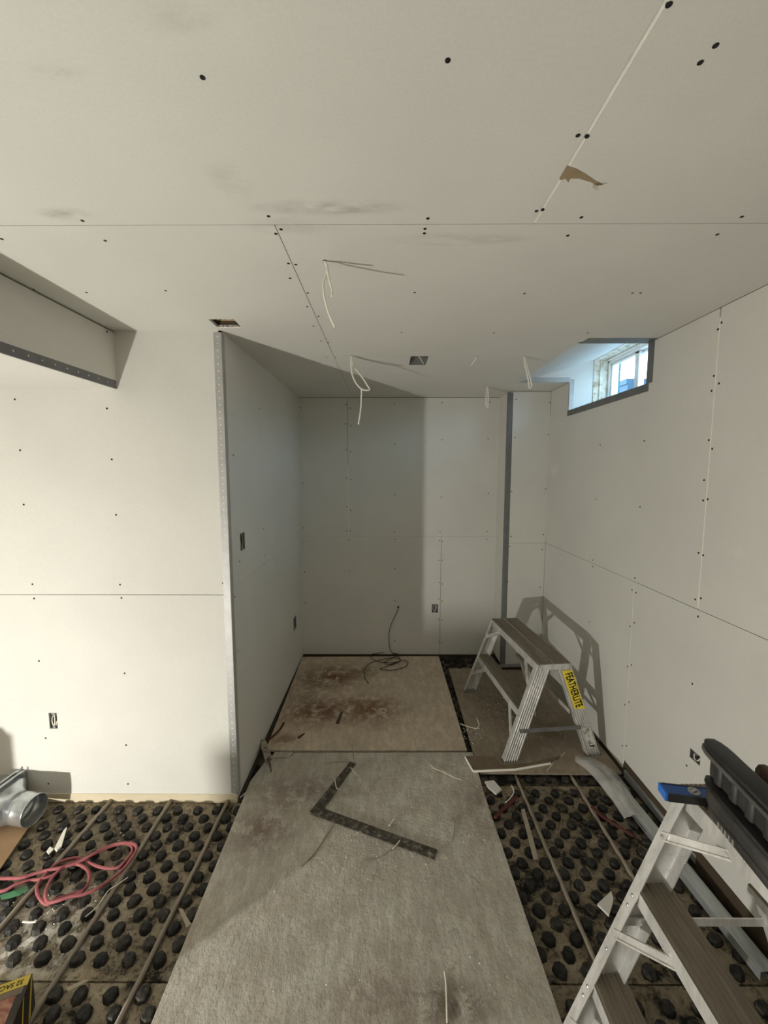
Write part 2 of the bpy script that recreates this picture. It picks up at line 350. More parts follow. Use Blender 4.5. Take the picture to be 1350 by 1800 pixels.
bead([((X_BK, -0.5, Z_BK), (X_BK, Y_LW-0.004, Z_BK), (0, 0, BW), (1, 0, 0)), ((X_BK, -0.5, Z_BK), (X_BK, Y_LW-0.004, Z_BK), (-BW*.2, 0, 0), (0, 0, -1))], (0.06, (0.5,)), m_beadd)
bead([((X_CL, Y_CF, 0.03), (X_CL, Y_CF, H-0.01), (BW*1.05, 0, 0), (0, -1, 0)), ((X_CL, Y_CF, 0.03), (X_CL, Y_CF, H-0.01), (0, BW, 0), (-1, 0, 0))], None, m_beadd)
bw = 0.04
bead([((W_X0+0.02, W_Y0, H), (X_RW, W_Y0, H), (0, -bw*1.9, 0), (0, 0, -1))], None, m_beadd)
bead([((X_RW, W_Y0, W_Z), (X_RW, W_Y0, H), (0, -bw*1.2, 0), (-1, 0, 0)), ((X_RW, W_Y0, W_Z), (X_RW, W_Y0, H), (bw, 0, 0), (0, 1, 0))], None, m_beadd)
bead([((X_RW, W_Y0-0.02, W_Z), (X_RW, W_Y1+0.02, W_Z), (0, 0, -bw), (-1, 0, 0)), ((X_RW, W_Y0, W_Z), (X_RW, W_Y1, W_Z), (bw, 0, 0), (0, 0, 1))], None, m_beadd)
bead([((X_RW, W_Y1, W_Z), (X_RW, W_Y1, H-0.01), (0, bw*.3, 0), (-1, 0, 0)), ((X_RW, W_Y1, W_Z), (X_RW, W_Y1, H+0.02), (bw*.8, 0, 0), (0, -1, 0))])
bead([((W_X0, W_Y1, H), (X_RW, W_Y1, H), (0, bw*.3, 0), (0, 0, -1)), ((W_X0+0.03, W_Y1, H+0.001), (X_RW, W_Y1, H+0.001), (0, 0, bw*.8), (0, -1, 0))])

# ------------------------------------------------------------------ drywall screws: one shared head, each a child of its wall
def screw_mesh():
    m = MB(); n = 10; r = 0.0048
    ring = lambda rr, z: [(rr*math.cos(2*math.pi*k/n), rr*math.sin(2*math.pi*k/n), z) for k in range(n)]
    m.loft([ring(r*1.05, -0.002), ring(r, 0.0006), ring(r*0.75, 0.0012), ring(r*0.3, 0.0008)])
    o = m.build('screw', m_screw); return o
_s0 = screw_mesh(); _first = [True]
S = {'ceiling': [(356,136),(787,106),(1176,8),(1258,80),(1231,110),(1016,238),(1032,240),(943,371),(954,369),(1022,382),(998,414),(1304,381),(1261,412),(752,384),(747,402),(746,410),(145,388),(185,423),(472,380),(494,403),(485,411),(507,463),(520,465),(510,489),(541,515),(540,539),(560,556),(551,573),(564,599),(577,602),(729,514),(922,516),(1112,515),(1126,515),(291,511),(152,514),(3,420),(706,584),(868,585),(1033,585),(1290,560),(574,628),(590,628)],
 'left': [(26,702),(188,718),(382,729),(35.5,791.5),(196.5,807.5),(41.7,887),(378,614),(391,896),(204,905),(57,1027),(211,1027.6),(392,1025),(60,1052),(213.5,1051),(397,1065),(68.5,1162),(219,1183.5),(400.5,1152),(405,1260.7),(80.5,1297.5),(221.6,1309.6),(225,1378),(85,1377.7)],
 'bulk': [(108,642),(185,669),(188,583),(60,508)],
 'niche': [(463,929.6),(465,976),(464,991),(421,987),(413,1049),(418,1145),(456,718),(410,800)],
 'back': [(529,717),(608.6,711),(616,717.5),(607.6,745),(616.7,748),(609,791),(616,793.5),(609.6,841),(616.7,843),(609.6,891),(616.7,897),(609.7,933.5),(616,933),(613,949),(693.4,710),(693.4,781),(694,869.4),(693.4,935.5),(694,948),(694,999.6),(694,1056),(613.7,1004),(777,708),(777,773),(775.5,874),(773.5,934.5),(772.5,950),(777.6,951.5),(772,985),(777.5,984.6),(772,1024),(777.5,1026.5),(771,1053),(777.5,1056.5),(771.5,1088.5),(777,1090),(772,1128),(776.8,1130),(861,706.6),(858,772),(858.7,867),(856.6,934),(856,948),(532,848.7),(533.5,928),(534.5,952),(535.6,1005.7),(537,1059.6),(694,1126)],
 'chase': [(907,702),(905,769),(899.6,864),(898.5,943),(896,960.4),(892.7,1023),(967,708),(963.6,764),(959,859.6),(955,939.6),(953,966),(949.7,1032)],
 'right': [(1268.4,567),(1261.8,579),(1255,660.7),(1264,674),(1250.8,687),(1246,773.6),(1252,789),(1237.6,844),(1244,877.6),(1236,879.6),(1132.4,775),(1125,891),(1055,782),(1047.7,877.7),(1228,971.7),(1236,976),(1222,1053.7),(1232,1051.7),(1227,1083.7),(1116,1016),(1111,1037),(1118,1041.7),(1107.5,1100.7),(1115,1094.7),(1103,1171.7),(1110,1169),(1098.5,1238.7),(1106,1234),(1094,1311),(1101,1311),(1217,1202),(1207,1345.7),(1042,984.7),(1042,995.7),(1036,1093.7)]}
OWN = {'ceiling': ceiling, 'left': w_left, 'bulk': bulk, 'niche': w_ni, 'back': w_back, 'chase': w_chase, 'right': w_right}
FN = {'ceiling': lambda a, b: onZ(a,b,H), 'left': lambda a, b: onY(a,b,Y_LW), 'back': lambda a, b: onY(a,b,Y_BW), 'chase': lambda a, b: onY(a,b,Y_CF), 'niche': lambda a, b: onX(a,b,X_NI), 'right': lambda a, b: onX(a,b,X_RW), 'bulk': lambda a, b: onX(a,b,X_BK)}
for pl_, lst in S.items():
    n = Vector(PL[pl_][3]); q = n.to_track_quat('Z', 'Y').to_matrix().to_4x4()
    for x, y in lst:
        o = _s0 if _first[0] else _s0.copy()
        if not _first[0]: COL.objects.link(o)
        _first[0] = False
        o.parent = OWN[pl_]; o.matrix_local = Matrix.Translation(FN[pl_](x, y)) @ q

# torn paper on the ceiling
m_torn = simple('bare brown board paper', (0.36, 0.28, 0.17), (0.27, 0.21, 0.13), 25, 0.9)
C2 = lambda pts: [onZ(a, b, H-0.0006) for a, b in pts]
MB().prism(C2([(996,292),(1012,296),(1028,305),(1046,317),(1061,325),(1050,327),(1040,321),(1018,314),(1003,314),(999,321),(994,314),(986,317),(983,314)]), (0,0,0.0004)).build('torn_patch', m_torn, ceiling)
p0 = onZ(1047, 324, H-0.0006)
MB().prism([p0+V(-0.006,-.002,0), p0+V(0.004,.002,0), p0+V(0.003,-.012,-.020), p0+V(-.005,-.014,-.022), p0+V(-.012,-.010,-.014)], (0.001,0.0006,0)).build('torn_flap', m_gyp, ceiling)

# ------------------------------------------------------------------ floor: heating mat panels with studs (nubs), pipes
def mat_mat(name, tan, amt, dust=None):
    n = N(name); f = n.noise(7, 9, 0.72, dist=0.6); f2 = n.noise(55, 4, 0.6)
    col = n.ramp(f, [(0.5-amt, (0.016, 0.015, 0.013)), (0.53-amt*0.6, tuple(c*0.55 for c in tan)), (0.62, tan)])
    col = n.mix(n.ramp(f2, [(0.33, (0.7,)*3), (0.48, (0,)*3)]), col, (0.02, 0.017, 0.014))
    if dust: col = n.mix(n.math('MULTIPLY', n.blob(dust, (.34, .24, .2)), n.ramp(n.noise(24, 7, .7), [(.44, (0,)*3), (.56, (1,)*3)])), col, (.72, .69, .62))
    n.bump(n.math('ADD', f, n.math('MULTIPLY', f2, 0.4)), 0.6, 0.012)
    return n.fin(col, 0.8, 0, 0.25)
m_mat_l = mat_mat('dusty mat left', (0.37, 0.31, 0.215), 0.13)
_d = onZ(85, 1640, Z_MAT)-V(-1.45, 1.611, Z_MAT)
m_mat_l2 = mat_mat('dusty mat left with plaster', (0.35, 0.29, 0.20), 0.11, tuple(_d))
m_mat_r = mat_mat('dusty mat right', (0.36, 0.30, 0.21), 0.10)
m_mat_d = mat_mat('dark mat', (0.16, 0.135, 0.10), 0.04)
n = N('black rubber nub'); f = n.noise(30, 5, 0.65)
oi = n.n('ShaderNodeObjectInfo')
col = n.ramp(n.math('ADD', f, n.math('MULTIPLY', oi.outputs['Random'], 0.16)), [(0.5, (0.017, 0.017, 0.016)), (0.72, (0.055, 0.05, 0.043)), (0.86, (0.17, 0.15, 0.12))])
n.bump(n.noise(60, 3), 0.4, 0.004); m_nub = n.fin(col, 0.62, 0, 0.2)
def nub_mesh(seed):
    r_ = random.Random(seed); m = MB(); n = 8; j = [1+r_.uniform(-.10, .10) for _ in range(n)]
    ring = lambda rr, z: [(rr*j[k]*math.cos(2*math.pi*(k+.5)/n), rr*j[k]*math.sin(2*math.pi*(k+.5)/n), z+r_.uniform(-.0008, .0008)) for k in range(n)]
    m.loft([ring(0.0255, 0), ring(0.0235, 0.013), ring(0.0195, 0.0195), ring(0.010, 0.0212)])
    me = m.build('nub', m_nub); dat = me.data; bpy.data.objects.remove(me)
    for p in dat.polygons: p.use_smooth = p.area < 1.0 and False
    return dat
NUBS = [nub_mesh(i) for i in range(5)]
ZN = Z_MAT+0.0005
_a = onZ(140, 1743, -0.015); _b = onZ(947.4, 1596, -0.015)
PX, PY = 0.104, 0.0496
def panel(label, x0, y0, x1, y1, mat, phase, skip, group=None):
    e = empty('studded_mat', label, 'mat', ((x0+x1)/2, (y0+y1)/2, Z_MAT-0.008), 0, group)
    off = V(-(x0+x1)/2, -(y0+y1)/2, -(Z_MAT-0.008))
    m = MB(); m.box(x0+off.x, y0+off.y, 0, x1+off.x, y1+off.y, 0.008); m.build('base_sheet', mat, e)
    j0 = math.floor((y0-phase.y)/PY); cnt = 0
    for j in range(j0, j0+80):
        y = phase.y+j*PY
        if y > y1-0.02: break
        if y < y0+0.02: continue
        i0 = math.floor((x0-phase.x)/PX)
        for i in range(i0, i0+60):
            x = phase.x+i*PX+(j % 2)*PX/2
            if x > x1-0.02: break
            if x < x0+0.02 or skip(x, y): continue
            for pxx in (-1.480, -1.146, -0.849, 0.748, 1.070):
                if abs(x-pxx) < .032: x = pxx+math.copysign(.032, x-pxx)
            o = bpy.data.objects.new('nub', random.choice(NUBS)); COL.objects.link(o); o.parent = e
            o.location = (x+off.x+random.uniform(-.0015, .0015), y+off.y+random.uniform(-.0015, .0015), ZN+off.z)
            o.rotation_euler = (0, 0, random.uniform(0, 6.28)); s = random.uniform(0.93, 1.05); o.scale = (s, s*random.uniform(.92, 1.05), random.uniform(.9, 1.02)); cnt += 1
    return e
def ply_left(y): return -0.738+(-0.762+0.738)*(y-1.1)/1.0
SKL = lambda x, y: x > ply_left(y)+0.05 or x < -2.25 or (y < 1.0 and x < -1.45)
panel('dusty black studded heating panel on the left below the alcove corner', -2.6, 1.232, -0.30, Y_LW-0.006, m_mat_l2, _a, lambda x, y: SKL(x, y) or (x < -1.62 and y > 1.62 and x < -1.75))
panel('dusty black studded heating panel at the lower left, nearest the camera', -2.6, 0.55, -0.30, 1.226, m_mat_l, _a, lambda x, y: SKL(x, y) or y < 0.92)
panel('dark studded heating panel at right beside the plywood and ladder', 0.30, 1.234, X_RW-0.002, 2.116, m_mat_r, _b, lambda x, y: x < 0.49)
panel('dark studded heating panel under the near ladder', 0.30, 0.55, X_RW-0.002, 1.228, m_mat_r, _b, lambda x, y: x < 0.49 or y < 0.85)
panel('dark studded heating panel under the right plywood offcut', 0.30, 2.122, X_RW-0.002, 3.40, m_mat_d, _b, lambda x, y: not (0.47 < x < 0.575 or (y < 2.24 and x > 0.45) or x > 1.3))
panel('dark studded heating panel strip along the back wall', X_NI+0.004, 3.406, X_RW-0.002, Y_BW-0.004, m_mat_d, _b, lambda x, y: not (y > 3.61 or x > 0.46) or x > 1.06 and y > 3.42)
panel('dark studded heating panel in the alcove under the plywood', X_NI+0.004, 2.0, 0.296, 3.40, m_mat_d, _a, lambda x, y: x > -0.72)
m_pipe = simple('dusty pex pipe', (0.30, 0.26, 0.205), (0.22, 0.19, 0.15), 14, 0.65, stretch=(1, .2, 1))
def pipe(pts, label):
    ps = [onZ(a, b, -0.022) for a, b in pts]; d = (ps[1]-ps[0]).normalized(); ps = [ps[0]]+[ps[0]+(ps[1]-ps[0])*k/6+V(random.uniform(-.002,.002),0,random.uniform(-.001,.002)) for k in range(1,6)]+[ps[1], ps[1]+d*0.3]
    tag(MB().tube(spline(ps, 3), 0.0095, 8).build('heating_pipe', m_pipe, smooth=True), label, 'pipe', 'heating pipes in the floor panels')
pipe([(195,1407),(0,1632)], 'dusty grey heating pipe on the left floor, passing under the pink cord')
pipe([(300,1408),(55,1790)], 'dusty grey heating pipe second from the left, ending by the yellow box')
pipe([(401,1408),(208,1797)], 'dusty grey heating pipe on the left floor nearest the plywood')
pipe([(905,1362),(1043,1683)], 'tan heating pipe on the right floor nearest the plywood')
pipe([(1002,1362),(1120,1555)], 'tan heating pipe on the right floor running towards the near ladder')

# ------------------------------------------------------------------ plywood sheets
def ply_mat(name, base, stains, bumpy, dist=0.013):
    n = N(name); f = n.noise(3.2, 8, 0.68, dist=0.5); f2 = n.noise(28, 6, 0.7, (1, 0.35, 1)); f3 = n.noise(95, 3, 0.6)
    col = n.ramp(f, [(0.30, tuple(c*0.76 for c in base)), (0.5, base), (0.72, tuple(min(.88, c*1.16) for c in base))])
    col = n.mix(n.ramp(f2, [(0.44, (0.5,)*3), (0.58, (0,)*3)]), col, tuple(c*0.62 for c in base))
    blot = n.ramp(n.noise(13, 9, 0.76, dist=0.4), [(0.40, (0,)*3), (0.53, (1,)*3)])
    speck = n.ramp(n.noise(48, 7, 0.75, (1, .8, 1)), [(0.55, (0,)*3), (0.67, (0.55,)*3)])
    col = n.mix(speck, col, tuple(c*0.52 for c in base))
    big = n.ramp(n.noise(6, 9, 0.8), [(0.46, (0,)*3), (0.60, (0.34,)*3)])
    col = n.mix(big, col, (base[0]*.62, base[1]*.55, base[2]*.46))
    for c, r, st, dk in stains:
        col = n.mix(n.math('MULTIPLY', n.math('MULTIPLY', n.blob(c, r), blot), st), col, dk)
    chips = n.ramp(f3, [(0.68, (0,)*3), (0.73, (1,)*3)])
    col = n.mix(n.math('MULTIPLY', chips, 0.45), col, tuple(min(.9, c*2.0) for c in base))
    h = n.math('ADD', n.math('MULTIPLY', n.noise(80, 6, 0.66, (1, 0.62, 1)), 1.1), n.math('MULTIPLY', n.noise(17, 4, 0.6, (1, .7, 1)), 0.9))
    n.bump(h, bumpy, dist)
    return n.fin(col, 0.85, 0, 0.2)
PALE = (0.25, 0.155, 0.115); RED = (0.19, 0.098, 0.06); BRN = (0.15, 0.115, 0.075)
def st(x, y, rx, ry, s, c): p = onZ(x, y, 0); return ((p.x, p.y, 0), (rx, ry, .2), s, c)
m_ply_b = ply_mat('stained plywood back', (0.66, 0.56, 0.44), [st(590,1190,.35,.35,1.0,RED), st(560,1250,.42,.3,1.0,RED), st(650,1245,.4,.3,.95,RED), st(640,1180,.3,.2,.6,BRN), st(540,1200,.3,.5,.5,BRN), st(500,1300,.15,.1,.7,RED)], 0.25)
m_ply_f = ply_mat('trodden plywood front', (0.82, 0.765, 0.665), [st(455,1460,.26,.2,.7,PALE), st(500,1395,.28,.2,.55,PALE), st(850,1420,.2,.3,.55,PALE), st(690,1760,.36,.14,.5,PALE), st(800,1770,.2,.1,.7,BRN), st(560,1390,.3,.2,.4,BRN)], 1.0, 0.022)
m_ply_r = ply_mat('brown plywood right', (0.35, 0.295, 0.225), [st(900,1240,.4,.6,.7,BRN), st(980,1290,.3,.2,.6,BRN)], 0.2)
m_edge = simple('plywood edge', (0.30, 0.23, 0.15), (0.15, 0.11, 0.07), 40, 0.8)
def ply(name, pts, mat, label, z0=-0.0115, z1=0.0):
    return tag(MB().prism([V(p[0], p[1], z0) for p in pts], (0, 0, z1-z0)).build(name, mat), label, 'plywood')
ply('plywood_sheet', [(-0.735, 0.55), (-0.738, 1.1), (-0.762, 2.10), (-0.725, 2.26), (-0.693, 2.285), (-0.585, 2.289), (-0.566, 2.338), (0.537, 2.346), (0.530, 2.03), (0.555, 1.108), (0.565, 0.55)], m_ply_f, 'large trodden plywood sheet in the foreground with a broken corner')
tag(MB().prism([V(-0.70,2.293,-.0115), V(-0.590,2.296,-.0115), V(-0.573,2.342,-.0115), V(-0.69,2.342,-.0115)], (0,0,.0105)).build('plywood_chip', m_ply_f), 'small piece broken off the plywood corner at the alcove wall', 'plywood')
ply('plywood_sheet', [(-0.752, 2.358), (-0.786, 3.642), (0.498, 3.664), (0.506, 2.367)], m_ply_b, 'reddish stained plywood sheet at the back of the alcove')
ply('plywood_sheet', [(0.545, 2.175), (0.541, 2.30), (0.556, 3.425), (1.0, 3.425), (1.005, 3.40), (1.36, 3.40), (1.365, 2.18), (1.2, 2.172)], m_ply_r, 'brown plywood sheet on the right under the aluminium bench')

# ------------------------------------------------------------------ aluminium trestles
n = N('worn aluminium'); f = n.noise(26, 6, 0.65, (1, 1, 0.25)); f2 = n.noise(7, 5, 0.6)
m_alu = n.fin(n.ramp(f, [(0.3, (0.52, 0.515, 0.49)), (0.6, (0.78, 0.775, 0.75)), (0.8, (0.88, 0.88, 0.86))]), n.ramp(f2, [(0.3, (0.25,)*3), (0.7, (0.45,)*3)]), 0.45, 0.5)
n = N('scuffed tread'); f = n.noise(9, 7, 0.7, (2.2, 0.3, 1)); f2 = n.noise(40, 4, .6, (3, .2, 1))
m_tread = n.fin(n.mix(n.ramp(f2, [(0.4, (0.4,)*3), (0.6, (0,)*3)]), n.ramp(f, [(0.3, (0.19, 0.16, 0.12)), (0.55, (0.29, 0.25, 0.195)), (0.78, (0.42, 0.38, 0.32))]), (0.15, 0.125, 0.095)), 0.55, 0.15, 0.4)
m_steel = simple('dull steel bar', (0.32, 0.33, 0.33), (0.22, 0.225, 0.225), 12, 0.45, 0.6, 0.5)
m_rivet = simple('rivet', (0.6, 0.6, 0.58), (0.4, 0.4, 0.38), 30, 0.35, 0.8, 0.5)
m_yel = simple('yellow sticker', (0.93, 0.74, 0.06), (0.85, 0.66, 0.05), 6, 0.45)
n = N('worn white label'); f = n.noise(32, 6, 0.7)
m_lab = n.fin(n.ramp(f, [(0.42, (0.25, 0.24, 0.20)), (0.5, (0.70, 0.69, 0.62)), (0.7, (0.80, 0.79, 0.73))]), 0.5)
m_ink = simple('black ink', (0.01, 0.01, 0.01), None, 10, 0.5)
def text_mesh(name, body, size, M, mat, parent, extrude=0.0002, sx=1.0, shear=0.0, bold=0.0, space=1.0):
    c = bpy.data.curves.new(name, 'FONT'); c.body = body; c.size = size; c.align_x = 'CENTER'; c.align_y = 'CENTER'; c.extrude = extrude; c.shear = shear; c.offset = bold; c.space_character = space
    t = bpy.data.objects.new(name, c); COL.objects.link(t); bpy.context.view_layer.update()
    me = bpy.data.meshes.new_from_object(t.evaluated_get(bpy.context.evaluated_depsgraph_get())); bpy.data.objects.remove(t)
    for v in me.vertices: v.co.x *= sx
    me.transform(M); me.materials.clear(); me.materials.append(mat)
    o = bpy.data.objects.new(name, me); COL.objects.link(o); o.parent = parent; return o
def frame_matrix(o, x, y):
    x = Vector(x).normalized(); z = x.cross(Vector(y)).normalized(); y = z.cross(x)
    M = Matrix.Identity(4)
    for i in range(3): M[i][0], M[i][1], M[i][2], M[i][3] = x[i], y[i], z[i], o[i]
    return M
def rivet(m, c, n, r=0.0055):
    n = Vector(n).normalized(); a = n.orthogonal().normalized(); b = n.cross(a); c = Vector(c)
    ring = lambda rr, h: [c+n*h+(a*math.cos(k*math.pi/4)+b*math.sin(k*math.pi/4))*rr for k in range(8)]
    m.loft([ring(r, -0.0005), ring(r*.9, r*.35), ring(r*.4, r*.6)])
def trestle(name, label, loc, rz, Ht, top_len, top_w, foot_w, foot_len, levels, legw, detail):
    e = empty(name, label, 'trestle' if detail else 'ladder', loc, rz)
    gap = 0.022 if detail else 0.014; pw = (top_w-gap)/2; fl = 0.032
    outer = lambda z: top_w/2+(foot_w-top_w)/2*(Ht-z)/Ht          # outer edge of a leg at height z
    yend = lambda z: top_len/2-0.004+(foot_len-top_len)/2*(Ht-z)/Ht
    for sx in (-1, 1):                                             # ---- top planks
        m = MB(); x0, x1 = sorted((sx*gap/2, sx*top_w/2)); L = top_len/2
        m.box(x0, -L, Ht-0.004, x1, L, Ht)
        ml = MB()
        for xx in (x0, x1): ml.box(*(sorted((xx, xx+(0.003 if xx == x0 else -0.003)))[0:1]), -L, Ht-(0.052 if abs(xx) > .05 else 0.03), sorted((xx, xx+(0.003 if xx == x0 else -0.003)))[1], L, Ht-0.004)
        for k in range(7):
            xr = x0+0.008+k*(x1-x0-0.016)/6; m.box(xr-.0025, -L, Ht, xr+.0025, L, Ht+.0018)
        pk = m.build('plank', m_tread, e); ml.build('plank_lip', m_alu, pk)
    for sx in (-1, 1):
        for sy in (-1, 1):                                         # ---- channel legs, web facing outwards along the length
            wl = legw*1.04
            def sec(z):
                xo = sx*outer(z); xi = sx*(outer(z)-wl); y = sy*yend(z); yi = y-sy*fl; t = sy*0.0028; tx = sx*0.003
                p = [(xo, yi), (xo, y)]
                nr = 6 if detail else 0
                for k in range(nr):
                    a = xo+(xi-xo)*(k+0.5)/nr
                    hw = sx*0.0028; p += [(a+hw, y), (a+hw*.6, y+sy*.0042), (a-hw*.6, y+sy*.0042), (a-hw, y)]
                p += [(xi, y), (xi, yi), (xi+tx, yi), (xi+tx, y-t), (xo-tx, y-t), (xo-tx, yi)]
                return [V(a, b, z) for a, b in p]
            lg = MB().loft([sec(0.0), sec(Ht-0.005)]).build('leg', m_alu, e)
            if sx < 0 or detail:
                rv = MB()
                for z in levels:
                    for dz in (-0.028, -0.058): rivet(rv, (sx*outer(z+dz), sy*(yend(z)-fl*.5), z+dz), (sx, 0, .35))
                    rivet(rv, (sx*outer(z-0.2), sy*(yend(z)-fl*.5), z-.2), (sx, 0, .35), .005)
                rivet(rv, (sx*outer(Ht-.14), sy*(yend(Ht)-fl*.5), Ht-.14), (sx, 0, .35), .005)
                for z in (Ht-.018,):
                    for q in (.2, .8): rivet(rv, (sx*(outer(z)-wl*q), sy*(yend(z)+.002), z), (0, sy, 0), .004)
                rv.build('rivets', m_rivet, lg)['kind'] = 'stuff'
            ft = MB(); ft.loft([[V(sx*(outer(z)+dx*1), sy*(yend(z)+dy), z) for dx, dy in ((.001, .001), (-wl-.001, .001), (-wl-.001, -fl-.001), (.001, -fl-.001))] for z in (0.0, 0.012)])
            ft.build('foot', m_steel, lg)
    for z in levels:                                               # ---- step treads with lips
        for sx in (-1, 1):
            xo = sx*(outer(z)); xi = sx*(outer(z)-0.098); L = yend(z)-0.006; a, b = sorted((xo, xi)); m = MB()
            m.box(a, -L, z-.004, b, L, z)
            for k in range(7):
                xr = a+0.008+k*(b-a-0.016)/6; m.box(xr-.0025, -L, z, xr+.0025, L, z+.0016)
            m.build('tread', m_tread, e)
            m = MB(); m.box(*sorted((xo, xo-sx*.003))[:1], -L, z-.05, sorted((xo, xo-sx*.003))[1], L, z-.001)
            m.box(*sorted((xi, xi+sx*.003))[:1], -L, z-.03, sorted((xi, xi+sx*.003))[1], L, z-.004)
            for sy in (-1, 1): rivet(m, (xo, sy*(L-.15), z-.03), (sx, 0, 0), .006)
            m.build('tread_lip', m_alu, e)
    for z in list(levels)+[Ht]:                                    # ---- knee braces
        for sx in (-1, 1):
            for sy in (-1, 1):
                zb = z-0.15 if z < Ht else z-0.14
                p = V(sx*(outer(zb)-.004), sy*(yend(zb)-fl*.6), zb); q = V(sx*(outer(z)-.006), sy*(yend(z)-0.17), z-.042)
                d = (q-p); u = d.normalized(); s_ = V(sx, 0, .2).normalized(); t = u.cross(s_).normalized()
                m = MB(); m.obox((p+q)/2, d/2, s_*.002, t*.012); m.obox((p+q)/2+s_*.003-t*.009, d/2, s_*.004, t*.002); m.obox((p+q)/2+s_*.003+t*.009, d/2, s_*.004, t*.002); m.build('brace', m_alu, e)
    zs = 0.19 if detail else 0.43
    for sy in (-1, 1):                                             # ---- spreader bar and end plate across each end
        y = sy*(yend(zs)+(.004 if detail else -0.01)); m = MB(); w_ = outer(zs)-(.052 if detail else .01)
        m.obox((-.02 if detail else 0, y, zs), (w_, 0, 0), (0, .002, 0), (0, 0, .012)); rivet(m, (-w_, y+sy*.002, zs), (0, sy, 0), .007); rivet(m, (w_-.03, y+sy*.002, zs), (0, sy, 0), .005)
        m.build('spreader', m_steel if detail else m_alu, e)
        m = MB(); y = sy*(top_len/2+.0015); m.box(-top_w/2+.012, min(y, y+sy*.003), Ht-.034, top_w/2-.012, max(y, y+sy*.003), Ht-.002)
        for xx in (-.06, -.02, .02, .06): rivet(m, (xx*top_w/.2, y+sy*.003, Ht-.018), (0, sy, 0), .004)
        m.build('end_plate', m_alu, e)
    return e, outer, yend
# ---- far bench with the yellow sticker
BH = 0.59
bench, b_out, b_ye = trestle('work_bench', 'low aluminium work bench with yellow lettered sticker, standing on the right plywood', (0.965, 2.69, 0.0), 0.105, BH, 0.76, 0.205, 0.62, 0.82, [0.30], 0.085, True)
def on_leg(t, acr):   # point on the outer face of the near right leg: t = height, acr = 0 outer .. 1 inner
    return V(b_out(t)-0.088*acr, -(b_ye(t)+.0046), t)
def leg_panel(name, z0, z1, a0, a1, mat, label):
    up = (on_leg(z1, .5)-on_leg(z0, .5)); n = V(0, -1, 0)
    return MB().prism([on_leg(z0, a0), on_leg(z0, a1), on_leg(z1, a1), on_leg(z1, a0)], (0, -.0006, 0)).build(name, mat, bench)
sk = leg_panel('sticker', 0.305, 0.545, 0.06, 0.80, m_yel, ''); sk['label'] = 'yellow sticker with black lettering'
d = (on_leg(0.30, .43)-on_leg(0.55, .43)).normalized(); c0 = on_leg(0.425, .43)+V(0, -.0008, 0)
text_mesh('lettering', 'FEATHERLITE', 0.0625, frame_matrix(c0, d, V(1, 0, .35)), m_ink, sk, sx=0.575, shear=0.1, bold=0.0018, space=1.07)
lb = leg_panel('label', 0.055, 0.185, 0.12, 0.72, m_lab, ''); lb['label'] = 'scratched white label'
MB().prism([on_leg(.065, .25)+V(0,-.0007,0), on_leg(.065, .62)+V(0,-.0007,0), on_leg(.074, .62)+V(0,-.0007,0), on_leg(.074, .25)+V(0,-.0007,0)], (0,-.0003,0)).build('label_line', m_ink, lb)
# ---- near ladder at the lower right
lad, l_out, l_ye = trestle('step_ladder', 'tall aluminium step ladder with worn brown treads at the lower right', (0.925, 0.625, 0.0005), 0.0, 0.850, 0.87, 0.20, 0.83, 0.89, [0.25, 0.55], 0.085, False)

# ------------------------------------------------------------------ things lying on the ladder top
ZT = 0.8505+0.0020
m_blue = simple('blue anodised', (0.012, 0.085, 0.36), (0.008, 0.06, 0.27), 12, 0.35, 0.1, 0.5)
m_black = simple('black plastic', (0.022, 0.022, 0.022), (0.012, 0.012, 0.012), 14, 0.42, 0, 0.5, bump=.15)
m_dusty = N('dusty black plastic'); _f = m_dusty.noise(9, 6, .65, (1, 1, .6)); m_dusty = m_dusty.fin(m_dusty.ramp(_f, [(0.35, (0.02, 0.02, 0.02)), (0.6, (0.06, 0.057, 0.05)), (0.8, (0.16, 0.15, 0.13))]), 0.5, 0, 0.45)
lv = empty('spirit_level', 'blue spirit level with a round vial on top of the near ladder', 'level')
zl = ZT+0.022
A, B, C_ = onZ(1161, 1375, zl), onZ(1177, 1396, zl), onZ(1258, 1386, zl)
ux = (C_-A); ux.z = 0; ux.normalize(); uy = V(-uy.y, ux.x, 0) if False else V(ux.y, -ux.x, 0)
wl_ = abs((B-A).dot(uy)); lv.location = A; L_ = 0.19
sh = (B-A).dot(ux)
def lp(a, b, z): return ux*(a+sh*b/wl_*0)+uy*b+V(0, 0, z)
MB().prism([lp(0,0.004,-.0215), lp(L_,0.004,-.0215), lp(L_,wl_-.004,-.0215), lp(0,wl_-.004,-.0215)], (0,0,.0205)).build('body', m_blue, lv)
MB().prism([lp(0.001,wl_-.004,-.022), lp(L_,wl_-.004,-.022), lp(L_,wl_,-.022), lp(0.001,wl_,-.022)], (0,0,.022)).build('edge_rail', m_black, lv)
MB().prism([lp(0.001,0,-.022), lp(L_,0,-.022), lp(L_,.004,-.022), lp(0.001,.004,-.022)], (0,0,.022)).build('edge_rail', m_black, lv)
MB().prism([lp(-.006,0.001,-.0218), lp(0,0.001,-.0218), lp(0,wl_-.001,-.0218), lp(-.006,wl_-.001,-.0218)], (0,0,.0218)).build('end_cap', simple('bright blue cap', (0.03, 0.17, 0.62), (0.025, 0.14, 0.55), 10, 0.4), lv)
m = MB(); cc = lp(0.072, wl_*.5, 0); rv_ = wl_*.34
ring = lambda r, z: [cc+V(r*math.cos(k*math.pi/8), r*math.sin(k*math.pi/8), z) for k in range(16)]
m.loft([ring(rv_, -.002), ring(rv_, .002), ring(rv_*.72, .002), ring(rv_*.7, -.0005)], cap=False)
m.add(ring(rv_*.7, -.0004), [tuple(range(16))])
